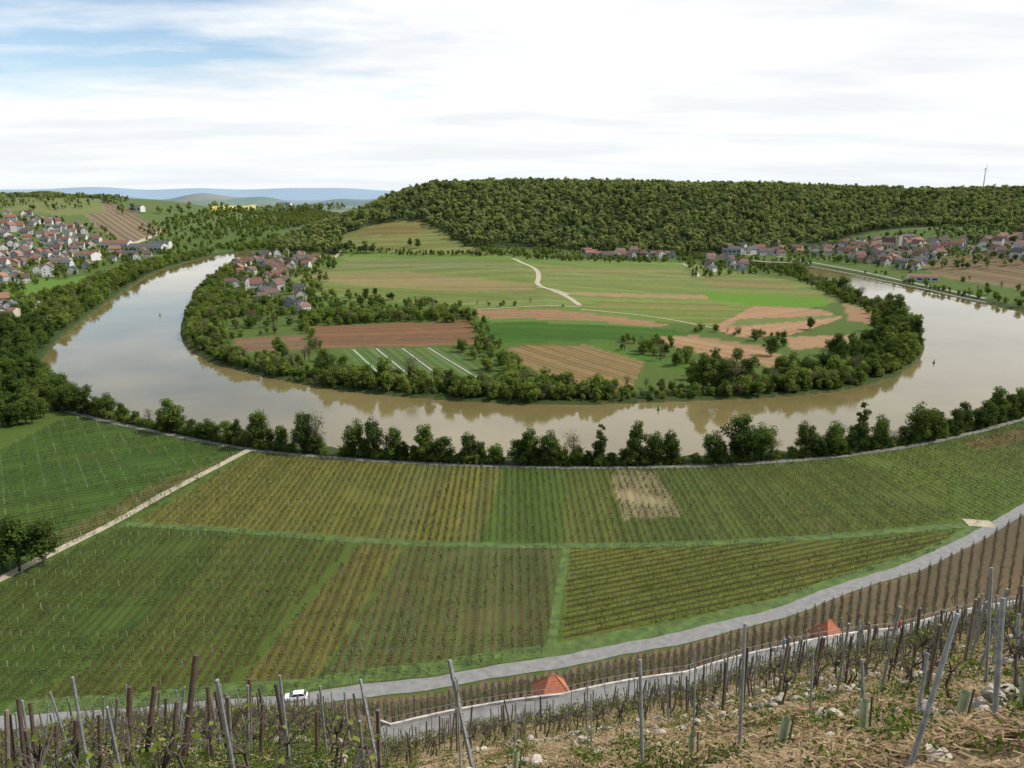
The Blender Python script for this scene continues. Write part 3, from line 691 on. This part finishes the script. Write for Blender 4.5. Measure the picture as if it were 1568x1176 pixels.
x=rr*np.sin(np.radians(fs)); y=rr*np.cos(np.radians(fs)); cl=np.sin(x*1.3+2*np.sin(y*.8))+np.sin(y*1.7)+rng.normal(0,.6,len(x)); m=cl>-.35; x,y=x[m],y[m]
z=land(x,y)+rng.uniform(.02,.18,len(x)); a=rng.uniform(0,6.28,len(x)); l=rng.uniform(.06,.2,len(x)); P=np.stack([x,y,z],1)
D=np.stack([np.cos(a)*l,np.sin(a)*l,rng.uniform(-.06,.08,len(x))],1); D[:,2]-=.62*l*np.sin(a)
S=np.stack([-np.sin(a),np.cos(a),rng.uniform(-.6,.6,len(x))],1)*.011
add('straw_mulch',quads_mesh('straw_mulch',np.stack([P-D-S,P+D-S,P+D+S,P-D+S],1).reshape(-1,3),np.arange(len(P)*4).reshape(-1,4),[straw],tint=np.repeat(rng.uniform(0,1,len(P)),4)))
wl_=leafmat('weed_leaves',(.035,.065,.012),(.12,.17,.028))
def weed(i):
    g=np.random.default_rng(i); nl=90; P=g.normal(0,1,(nl,3))*[.14,.14,.09]+[0,0,.12]
    nn=g.normal(size=(nl,3)); nn/=np.linalg.norm(nn,axis=1)[:,None]; t=np.cross(nn,g.normal(size=(nl,3))); t/=np.linalg.norm(t,axis=1)[:,None]; s=np.cross(nn,t); sz=.035*g.uniform(.5,1.3,nl)[:,None]
    return quads_mesh('weed_%d'%i,np.stack([P-t*sz,P-s*sz*.4,P+t*sz,P+s*sz*.4],1).reshape(-1,3),np.arange(nl*4).reshape(-1,4),[wl_],tint=np.repeat(g.uniform(0,1,nl),4))
c_w=coll('tmpl_weeds',[weed(i) for i in range(4)])
n=9000; fs=rng.uniform(-42,46,n); rr=8+62*rng.random(n); m=(rr<Rtrk(fs)-2.)&((fs<-8)|(rng.random(n)<.4)); fs,rr=fs[m],rr[m]
scatter('weed_clumps',zpts(rr*np.sin(np.radians(fs)),rr*np.cos(np.radians(fs)),0),rng.uniform(.4,1.4,len(fs)),c_w,4)
B=MB()
fs=np.arange(-11,56,.55); R_=Rtrk(fs)+1.62; xs=R_*np.sin(np.radians(fs)); ys=R_*np.cos(np.radians(fs)); zs=land(xs*.985,ys*.985)
for i in range(len(fs)-1):
    a=np.array([xs[i],ys[i],zs[i]]);b=np.array([xs[i+1],ys[i+1],zs[i+1]]); o_=np.array([math.sin(math.radians(fs[i])),math.cos(math.radians(fs[i])),0])*.12
    V=np.array([a-o_-[0,0,1],b-o_-[0,0,1],b+o_-[0,0,1],a+o_-[0,0,1],a-o_+[0,0,.3],b-o_+[0,0,.3],b+o_+[0,0,.3],a+o_+[0,0,.3]])
    B.add(V,[(0,1,5,4),(4,5,6,7),(2,3,7,6)],0)
    if i%4==0: B.tube(a+[0,0,.3],a+[0,0,.95],.03,.03,1,6)
    B.tube(a+[0,0,.95],b+[0,0,.95],.02,.02,1,5)
add('parapet_wall',B.mesh('parapet_wall',[simple('parapet_concrete',(.46,.44,.40),.9,.35,1.5),steel]))
tile=simple('clay_tiles_bright',(.36,.12,.06),.8,.35,5,bump=.3); stone=simple('hut_stone',(.3,.26,.2),.95,.3,3,bump=.4)
dark=simple('window_dark',(.03,.035,.04),.2,.1)
for ax,ay,azz,w in huts:
    B=MB(); B.box((0,0,-3.1),(w*.86,w*.86,2.7),1)
    h_=w/2; rp2=.3; RH=1.9
    V=[(-h_,-h_,-RH),(h_,-h_,-RH),(h_,h_,-RH),(-h_,h_,-RH),(-rp2,0,0),(rp2,0,0),(rp2,.02,0),(-rp2,.02,0)]
    B.add(V,[(0,1,5,4),(1,2,6,5),(2,3,7,6),(3,0,4,7),(0,3,2,1)],0)
    B.tube((-rp2,0.01,0.02),(rp2,0.01,0.02),.07,.07,0,6)
    for sx,sy in((-1,-1),(1,-1),(1,1),(-1,1)): B.tube((sx*h_,sy*h_,-RH+.02),(math.copysign(rp2,sx),0,.02),.05,.05,0,5)
    for kk in range(1,9):
        f0=kk/9.; B.tube((-h_+(h_-rp2)*f0,-h_+h_*f0-.01,-RH+RH*f0),(h_-(h_-rp2)*f0,-h_+h_*f0-.01,-RH+RH*f0),.02,.02,0,4)
    B.box((0,-w*.43-.02,-3.2),(.8,.06,1.9),2)
    add('vineyard_hut',B.mesh('vineyard_hut',[tile,stone,dark]),(ax,ay,azz),rnd.uniform(-.2,.2)+.3)
# ------------------------------------------------------------------ houses
walls=[simple('render_'+n_,c,.9,.08,.5) for n_,c in (('white',(.54,.52,.48)),('cream',(.45,.40,.31)),('grey',(.34,.33,.31)),('ochre',(.38,.29,.18)))]
roofs=[simple('roof_'+n_,c,.85,.25,1.2,rand=.3) for n_,c in (('red',(.15,.065,.045)),('brown',(.11,.065,.048)),('slate',(.07,.07,.075)),('orange',(.21,.10,.06)))]
frame=simple('window_frame',(.5,.5,.48),.6,.05)
def house(name,w,l,h,rh,wm,rm,seed=0):
    g=random.Random(seed); B=MB(); B.box((0,0,h/2-1),(w,l,h+2),0)
    e=.5; V=[(-w/2-e,-l/2-e,h-.25),(0,-l/2-e,h+rh),(0,l/2+e,h+rh),(-w/2-e,l/2+e,h-.25),(w/2+e,-l/2-e,h-.25),(w/2+e,l/2+e,h-.25)]
    V2=[(a,b,c+.22) for a,b,c in V]
    B.add(V+V2,[(6,7,8,9),(7,10,11,8),(0,3,2,1),(1,2,5,4),(0,6,9,3),(4,5,11,10),(0,1,7,6),(1,4,10,7),(3,9,8,2),(2,8,11,5)],1)
    for s in(-1,1):
        B.add([(-w/2,s*l/2,h),(w/2,s*l/2,h),(.01,s*l/2,h+rh*.98),(-.01,s*l/2,h+rh*.98)],[(0,1,2,3)],0)
    nf=max(1,int(h/2.8))
    for fl in range(nf):
        z=1.5+fl*2.8
        for s in(-1,1):
            for k in range(max(2,int(l/3.2))):
                y=-l/2+ (k+.5)*l/max(2,int(l/3.2)); B.box((s*(w/2+.02),y,z),(.08,1.1,1.3),3); B.box((s*(w/2+.06),y,z),(.06,.9,1.1),2)
            for k in range(max(2,int(w/3.4))):
                x=-w/2+(k+.5)*w/max(2,int(w/3.4)); B.box((x,s*(l/2+.02),z),(1.1,.08,1.3),3); B.box((x,s*(l/2+.06),z),(.9,.06,1.1),2)
    B.box((0.4,-l/2-.07,1.0),(1.0,.1,2.0),2)
    B.box((w*.15,l*g.uniform(-.3,.3),h+rh*.95),(.6,.6,1.6),0)
    return B.mesh(name,[walls[wm],roofs[rm],dark,frame])
hm=[house('house_%d'%i,rnd.uniform(8,11),rnd.uniform(9,14),rnd.choice([5.6,5.8,8.4]),rnd.uniform(3,4.6),rnd.choice([0,0,0,1,1,2,3]),[0,1,2,1,0,3,3,1,2,0,1,0,2,1][i],i) for i in range(14)]
def town(poly,n,sp=15,sc=(.85,1.1)):
    P=np.array(GP(poly)); lo_,hi=P.min(0),P.max(0); got=[]; tries=0
    while len(got)<n and tries<n*60:
        tries+=1; x=rnd.uniform(lo_[0],hi[0]); y=rnd.uniform(lo_[1],hi[1])
        if not inpoly(np.array([x]),np.array([y]),P)[0]: continue
        if any((x-a)**2+(y-b)**2<sp*sp for a,b in got): continue
        if sdr(np.array([x]),np.array([y]))[0]<12: continue
        got.append((x,y)); s=rnd.uniform(*sc)
        add('house',rnd.choice(hm),(x,y,H(x,y)),rnd.choice([0,1.57])+rnd.gauss(.3,.3),(s*rnd.uniform(.85,1.15),s*rnd.uniform(.85,1.2),s))
    return len(got)
print('houses',town([(0,332),(60,332),(125,350),(150,366),(150,380),(60,402),(0,420)],84,15),
town([(0,405),(110,392),(240,384),(235,396),(120,418),(30,436),(0,440)],26,18),
town([(360,410),(380,396),(490,388),(492,404),(455,425),(470,478),(440,482),(395,465),(350,440)],60,13,(.8,1.1)),
town([(1285,380),(1340,370),(1440,374),(1440,392),(1400,414),(1330,404),(1288,392)],74,13),
town([(1440,372),(1568,366),(1640,366),(1640,388),(1568,396),(1450,388)],46,15),
town([(1100,380),(1285,380),(1290,390),(1200,392),(1110,388)],22,16),
town([(890,390),(1050,386),(1050,397),(900,396)],12,18),
town([(1075,402),(1150,398),(1170,412),(1080,418)],10,16),
town([(-10,472),(60,470),(60,492),(0,520)],4,16))
def hall(name,u,v,wpx,deep,h,wm,rm,rz=0.):
    x,y=G(u,v); z=H(x,y); dep=y*CT-(z-EYE)*ST; L_=wpx*dep/F
    B=MB(); B.box((0,0,h/2-1),(L_,deep,h+2),0)
    e=.4
    V=[(-L_/2-e,-deep/2-e,h),(L_/2+e,-deep/2-e,h),(L_/2+e,0,h+deep*.16),(-L_/2-e,0,h+deep*.16),(L_/2+e,deep/2+e,h),(-L_/2-e,deep/2+e,h)]
    B.add(V,[(0,1,2,3),(3,2,4,5)],1); B.add([(-L_/2,-deep/2,h),(-L_/2,deep/2,h),(-L_/2,.01,h+deep*.155),(-L_/2,-.01,h+deep*.155)],[(0,1,2,3)],0); B.add([(L_/2,-deep/2,h),(L_/2,deep/2,h),(L_/2,.01,h+deep*.155),(L_/2,-.01,h+deep*.155)],[(0,1,2,3)],0)
    nb=max(2,int(L_/6))
    for k in range(nb): B.box((-L_/2+(k+.5)*L_/nb,-deep/2-.05,h*.5),(L_/nb*.6,.1,h*.35),2)
    add(name,B.mesh(name,[walls[wm],roofs[rm],dark]),(x,y,z),rz)
hall('warehouse',222,385,62,26,8,0,2); hall('warehouse',180,381,40,26,9,0,0,.1); hall('warehouse',135,398,30,20,8,0,0,-.2); hall('warehouse',95,408,26,18,8,0,1,.2); hall('warehouse',248,380,26,18,9,0,2,.1)
hall('warehouse',1412,430,42,14,5,0,3,-.35); hall('warehouse',1118,388,26,20,7,2,2); hall('farm_building',925,394,40,14,6,0,0); hall('farm_building',1010,392,30,14,5,0,1); hall('farm_building',470,400,40,16,6,0,1,.2)
hall('warehouse',1385,373,28,16,11,3,2,.1); hall('greenhouse',42,472,34,14,4,0,2,.2); hall('farm_building',15,487,24,12,6,1,0,.1); hall('warehouse',210,323,18,22,8,0,2)
hall('farm_building',898,388,16,10,6,0,0); hall('warehouse',1180,378,24,16,8,0,3); hall('warehouse',435,316,22,40,12,0,2)
x,y=G(1362,384); B=MB(); B.box((0,0,6),(9,22,12),0); B.add([(-5,-11.4,12),(0,-11.4,18),(0,11.4,18),(-5,11.4,12),(5,-11.4,12),(5,11.4,12)],[(0,1,2,3),(1,4,5,2)],1)
B.box((0,-14,11),(6,6,22),0); B.tube((0,-14,22),(0,-14,31),4.2,.1,1,4); 
for s in(-1,1):
    for k in range(4): B.box((s*4.55,-8+k*5,6),(.12,1.4,5),2)
    B.box((s*3.05,-14,18),(.12,1.3,2.4),2)
add('church',B.mesh('church',[walls[1],roofs[0],dark]),(x,y,H(x,y)),.4)
cw=GP([(1240,408),(1300,419),(1360,432),(1420,444),(1470,456),(1510,464)])
ribbon('quay_wall',[(a,b) for a,b in cw],2.5,conc,.6,4)
dx,dy,dz=ray(1510,255); t=2000; tx,ty,tz=dx*t,dy*t,EYE+dz*t; zb=H(tx,ty); B=MB(); Ht=tz-zb-6
B.tube((0,0,-1),(0,0,Ht),1.6,.9,0,12); B.box((0,.6,Ht+.8),(2,5,2),0); B.tube((0,-2,Ht+.8),(0,-3.2,Ht+.8),1.,.2,0,8)
for k in range(3):
    a=k*2.094+.2; dv=np.array([math.sin(a),0,math.cos(a)]); c0=np.array([0,-2.8,Ht+.8]); B.tube(c0,c0+dv*4,.4,.55,0,5); B.tube(c0+dv*4,c0+dv*11,.55,.15,0,5)
add('wind_turbine',B.mesh('wind_turbine',[simple('turbine_white',(.55,.55,.55),.5,.03)]),(tx,ty,zb))
gm=simple('buoy_green',(.02,.16,.06),.5,.1); rm_=simple('buoy_red',(.3,.03,.02),.5,.1)
for u,v,m_ in [(1008,628,gm),(245,483,gm),(1430,556,gm),(118,478,rm_)]:
    x,y=plane(u,v,WZ); B=MB(); B.tube((0,0,-.4),(0,0,.4),.65,.65,0,12); B.tube((0,0,.4),(0,0,1.8),.45,.1,0,10); B.tube((0,0,1.8),(0,0,2.2),.16,.16,0,8,cap=True); add('channel_buoy',B.mesh('channel_buoy',[m_]),(x,y,WZ))
# ------------------------------------------------------------------ car
import bmesh
white=simple('car_paint_white',(.75,.76,.77),.25,.02); glass=simple('car_glass',(.02,.025,.03),.08,.05); tyre=simple('tyre_rubber',(.02,.02,.02),.9,.1); rim=simple('alloy_rim',(.5,.5,.5),.35,.1,metal=.7)
cp=bpy.data.objects.new('hatchback_car',None); scene.collection.objects.link(cp)
def loft(name,secs,mat,parent,bev=.03):
    bm=bmesh.new(); rings=[[bm.verts.new(c) for c in s] for s in secs]; n=len(secs[0])
    for a,b in zip(rings[:-1],rings[1:]):
        for i in range(n): bm.faces.new((a[i],a[(i+1)%n],b[(i+1)%n],b[i]))
    bm.faces.new(rings[0][::-1]); bm.faces.new(rings[-1]); bmesh.ops.recalc_face_normals(bm,faces=bm.faces)
    me=bpy.data.meshes.new(name); bm.to_mesh(me); bm.free(); me.materials.append(mat)
    o=add(name,me,parent=parent); m=o.modifiers.new('bev','BEVEL'); m.width=bev; m.segments=2; return o
def sec(x,hw,z0,z1,tw): return [(x,-hw,z0),(x,-hw*1.0,(z0+z1)/2),(x,-tw,z1),(x,tw,z1),(x,hw,(z0+z1)/2),(x,hw,z0)]
loft('body',[sec(-2.05,.72,.38,.72,.6),sec(-1.95,.84,.28,.88,.74),sec(-1.1,.88,.22,.96,.8),sec(.9,.88,.22,.96,.8),sec(1.7,.86,.26,.98,.78),sec(2.05,.76,.36,.8,.66)],white,cp)
loft('cabin_glass',[sec(-1.2,.76,.95,.97,.74),sec(-.45,.76,.95,1.42,.6),sec(1.2,.76,.95,1.42,.6),sec(1.85,.72,.95,1.0,.66)],glass,cp)
loft('roof',[sec(-.5,.58,1.40,1.44,.56),sec(-.3,.62,1.41,1.48,.56),sec(1.1,.62,1.41,1.48,.56),sec(1.35,.58,1.38,1.42,.54)],white,cp)
for s in(-1,1):
    B=MB()
    for xa,xb in((-1.12,-.42),(1.75,1.22)): B.tube((xa,s*.74,.97),(xb,s*.6,1.42),.035,.035,0,5)
    B.tube((.35,s*.77,.96),(.35,s*.62,1.42),.04,.04,0,5); B.box((-.75,s*.95,1.0),(.18,.16,.12),0)
    add('pillars',B.mesh('pillars',[white]),parent=cp)
    for x in(-1.3,1.3):
        B=MB(); B.tube((x,s*.7,.31),(x,s*.9,.31),.31,.31,0,20); B.tube((x,s*.9,.31),(x,s*.905,.31),.31,.2,0,20); B.tube((x,s*.905,.31),(x,s*.89,.31),.2,.02,1,20)
        add('wheel',B.mesh('wheel',[tyre,rim]),parent=cp)
B=MB(); 
for s in(-1,1): B.box((-2.0,s*.6,.68),(.14,.28,.14),0); B.box((2.03,s*.62,.78),(.08,.2,.22),1)
B.box((-2.06,0,.45),(.06,.9,.16),2)
add('lamps',B.mesh('lamps',[frame,simple('tail_lamp',(.3,.02,.02),.3,.05),dark]),parent=cp)
x,y=plane(452,1074,0); f=math.degrees(math.atan2(x,y)); R0=float(Rroad(f)); a0,a1=[np.array([float(Rroad(f+e))*math.sin(math.radians(f+e)),float(Rroad(f+e))*math.cos(math.radians(f+e))]) for e in(-1,1)]
cp.location=(R0*math.sin(math.radians(f)),R0*math.cos(math.radians(f))+.8,.1); cp.rotation_euler=(0,0,math.atan2(a1[1]-a0[1],a1[0]-a0[0]))
# ------------------------------------------------------------------ people
def person(name,loc,rz,jacket,trous,stride=.25,seat=False,parent=None):
    m,nt,o=newmat(name+'_cloth'); p=N(nt,'ShaderNodeBsdfPrincipled'); nt.links.new(p.outputs[0],o.inputs[0]); p.inputs['Roughness'].default_value=.85
    tc=N(nt,'ShaderNodeTexCoord'); sp=N(nt,'ShaderNodeSeparateXYZ'); nt.links.new(tc.outputs['Object'],sp.inputs[0]); rp_=N(nt,'ShaderNodeValToRGB'); rp_.color_ramp.interpolation='CONSTANT'
    nt.links.new(math_(nt,'DIVIDE',sp.outputs[2],1.8),rp_.inputs[0]); e=rp_.color_ramp.elements; e[0].position=0;e[0].color=(.03,.025,.02,1); e[1].position=.05;e[1].color=tuple(trous)+(1,)
    for po,c in((.52,jacket),(.825,(.45,.27,.19)),(.945,(.06,.04,.025))): q=e.new(po); q.color=tuple(c)+(1,)
    nt.links.new(rp_.outputs[0],p.inputs['Base Color'])
    V=[];E=[];Rr=[]
    def v(c,r,par=None):
        V.append(c);Rr.append(r)
        if par is not None: E.append((par,len(V)-1))
        return len(V)-1
    pel=v((0,0,.95),.15); ch=v((0,.02,1.2),.15,pel); sh=v((0,.03,1.42),.12,ch); nk=v((0,.03,1.52),.055,sh); hd=v((0,.05,1.62),.09,nk); ht=v((0,.05,1.72),.085,hd); v((0,.15,1.63),.018,hd)
    for s in(-1,1):
        st=stride*s
        hp_=v((.1*s,0,.9),.1,pel)
        if seat: kn=v((.12*s,.38,.78+.12*s),.075,hp_); an=v((.12*s,.25,.32+.12*s),.05,kn); v((.12*s,.42,.28+.12*s),.04,an)
        else: kn=v((.11*s,st*.55+.05,.5),.075,hp_); an=v((.11*s,st*.9-.05,.1),.045,kn); v((.11*s,st*.9+.13,.04),.035,an)
        so=v((.19*s,.03,1.4),.065,sh)
        if seat: el=v((.24*s,.28,1.22),.05,so); wr=v((.22*s,.52,1.12),.033,el)
        else: el=v((.25*s,-st*.3,1.13),.048,so); wr=v((.25*s,-st*.7+.08,.9),.032,el)
        pm_=v((V[wr][0],V[wr][1]+.03,V[wr][2]-.06),.035,wr)
        for k in range(4): v((V[pm_][0]+(k-1.5)*.02,V[pm_][1]+.03,V[pm_][2]-.085+abs(k-1.5)*.008),.009,pm_)
        v((V[pm_][0]-.05*s,V[pm_][1]+.02,V[pm_][2]-.02),.010,pm_)
    me=bpy.data.meshes.new(name); me.from_pydata(V,E,[]); me.materials.append(m); ob=add(name,me,loc,rz,parent=parent)
    md=ob.modifiers.new('skin','SKIN'); 
    if len(me.skin_vertices):
        for i,sv in enumerate(me.skin_vertices[0].data): sv.radius=(Rr[i],Rr[i]); sv.use_root=(i==0)
    else: print('NO SKIN LAYER')
    s=ob.modifiers.new('sub','SUBSURF'); s.levels=1; s.render_levels=1
    return ob
def on_track(u,v,off=0):
    dx,dy,_=ray(u,v); f=math.degrees(math.atan2(dx,dy)); r=float(Rtrk(f))+off
    x,y=r*math.sin(math.radians(f)),r*math.cos(math.radians(f)); return (x,y,H(x,y)+.07),-math.radians(f)
l1,_a=on_track(1375,976,.9); person('walking_person',l1,_a-1.4,(.55,.02,.02),(.03,.035,.05))
l2,_a=on_track(1199,1006,.9); person('walking_person',l2,_a+1.3,(.14,.24,.42),(.10,.12,.17),.2)
x,y=G(303,738); ce=bpy.data.objects.new('cyclist',None); scene.collection.objects.link(ce); ce.location=(x,y,.12)
person('rider',(0,-.1,.15),0,(.05,.05,.06),(.03,.03,.04),seat=True,parent=ce)
B=MB()
for yy in(-.5,.55):
    for k in range(20):
        a0=k*math.pi/10;a1=(k+1)*math.pi/10; B.tube((0,yy+.34*math.cos(a0),.34+.34*math.sin(a0)),(0,yy+.34*math.cos(a1),.34+.34*math.sin(a1)),.02,.02,0,4)
    for k in range(6): a0=k*math.pi/3; B.tube((0,yy,.34),(0,yy+.34*math.cos(a0),.34+.34*math.sin(a0)),.004,.004,0,3+1)
for a,b in(((0,-.5,.34),(0,0,.32)),((0,0,.32),(0,-.18,.92)),((0,0,.32),(0,.42,.85)),((0,-.15,.85),(0,.42,.88)),((0,.55,.34),(0,.4,1.02)),((0,-.5,.34),(0,-.16,.8)),((-.24,.42,1.02),(.24,.42,1.02))): B.tube(a,b,.018,.018,0,6)
B.box((0,-.2,.94),(.14,.26,.06),0)
add('bicycle',B.mesh('bicycle',[tyre]),parent=ce); ce.rotation_euler=(0,0,-.7)
# ------------------------------------------------------------------ light, sky
az_s,el_s=math.radians(88),math.radians(46)
S=Vector((math.sin(az_s)*math.cos(el_s),math.cos(az_s)*math.cos(el_s),math.sin(el_s)))
sl=bpy.data.lights.new('sun','SUN'); sl.energy=4.9; sl.angle=math.radians(.5); sl.color=(1,.96,.89)
so=bpy.data.objects.new('sun',sl); scene.collection.objects.link(so); so.rotation_euler=S.to_track_quat('Z','Y').to_euler()
w=bpy.data.worlds.new('World'); scene.world=w; w.use_nodes=True; nt=w.node_tree; nt.nodes.clear()
out=N(nt,'ShaderNodeOutputWorld'); sky=N(nt,'ShaderNodeTexSky',sky_type='NISHITA'); sky.sun_disc=False; sky.sun_elevation=el_s; sky.sun_rotation=az_s; sky.air_density=1.0; sky.dust_density=.2
b1=N(nt,'ShaderNodeBackground'); nt.links.new(sky.outputs[0],b1.inputs[0]); b1.inputs[1].default_value=.15
tc=N(nt,'ShaderNodeTexCoord'); dirv=tc.outputs['Generated']; sp=N(nt,'ShaderNodeSeparateXYZ'); nt.links.new(dirv,sp.inputs[0])
zz=math_(nt,'ADD',math_(nt,'MAXIMUM',sp.outputs[2],0.),.08)
cx=math_(nt,'MULTIPLY',math_(nt,'DIVIDE',sp.outputs[0],zz),.55); cy=math_(nt,'DIVIDE',sp.outputs[1],zz)
cv=N(nt,'ShaderNodeCombineXYZ'); nt.links.new(cx,cv.inputs[0]); nt.links.new(cy,cv.inputs[1])
c1=noise(nt,cv.outputs[0],1.1,10,.62); c2_=noise(nt,cv.outputs[0],.7,8,.55)
sd=Vector((-.56,1.05,.20)).normalized(); dp=N(nt,'ShaderNodeVectorMath',operation='DOT_PRODUCT'); nt.links.new(dirv,dp.inputs[0]); dp.inputs[1].default_value=sd
spot=math_(nt,'MULTIPLY',maprange(nt,dp.outputs['Value'],.91,.996,0,.29),maprange(nt,sp.outputs[2],.06,.13))
back=maprange(nt,sp.outputs[1],.45,-.3,0,.34)
mk=math_(nt,'SUBTRACT',math_(nt,'SUBTRACT',math_(nt,'ADD',c1,.2),spot),back)
mask=maprange(nt,mk,.34,.60)
cl=mixc(nt,maprange(nt,c2_,.40,.58),(.90,.925,.96),(1.12,1.12,1.12))
cl=mixc(nt,maprange(nt,sp.outputs[2],.0,.08,.7,0),cl,(.84,.91,.95))
b2=N(nt,'ShaderNodeBackground'); nt.links.new(cl,b2.inputs[0]); b2.inputs[1].default_value=1.0
mx=N(nt,'ShaderNodeMixShader'); nt.links.new(mask,mx.inputs[0]); nt.links.new(b1.outputs[0],mx.inputs[1]); nt.links.new(b2.outputs[0],mx.inputs[2]); nt.links.new(mx.outputs[0],out.inputs[0])
cam=bpy.data.cameras.new('camera'); cam.sensor_width=36; cam.lens=36*F/1568; cam.clip_start=.1; cam.clip_end=40000
co=bpy.data.objects.new('camera',cam); scene.collection.objects.link(co); co.location=(0,0,EYE); co.rotation_euler=(math.pi/2-TH,0,0); scene.camera=co
scene.view_settings.view_transform='Standard'; scene.view_settings.look='None'; scene.view_settings.exposure=0
print('done',time.time()-T0)
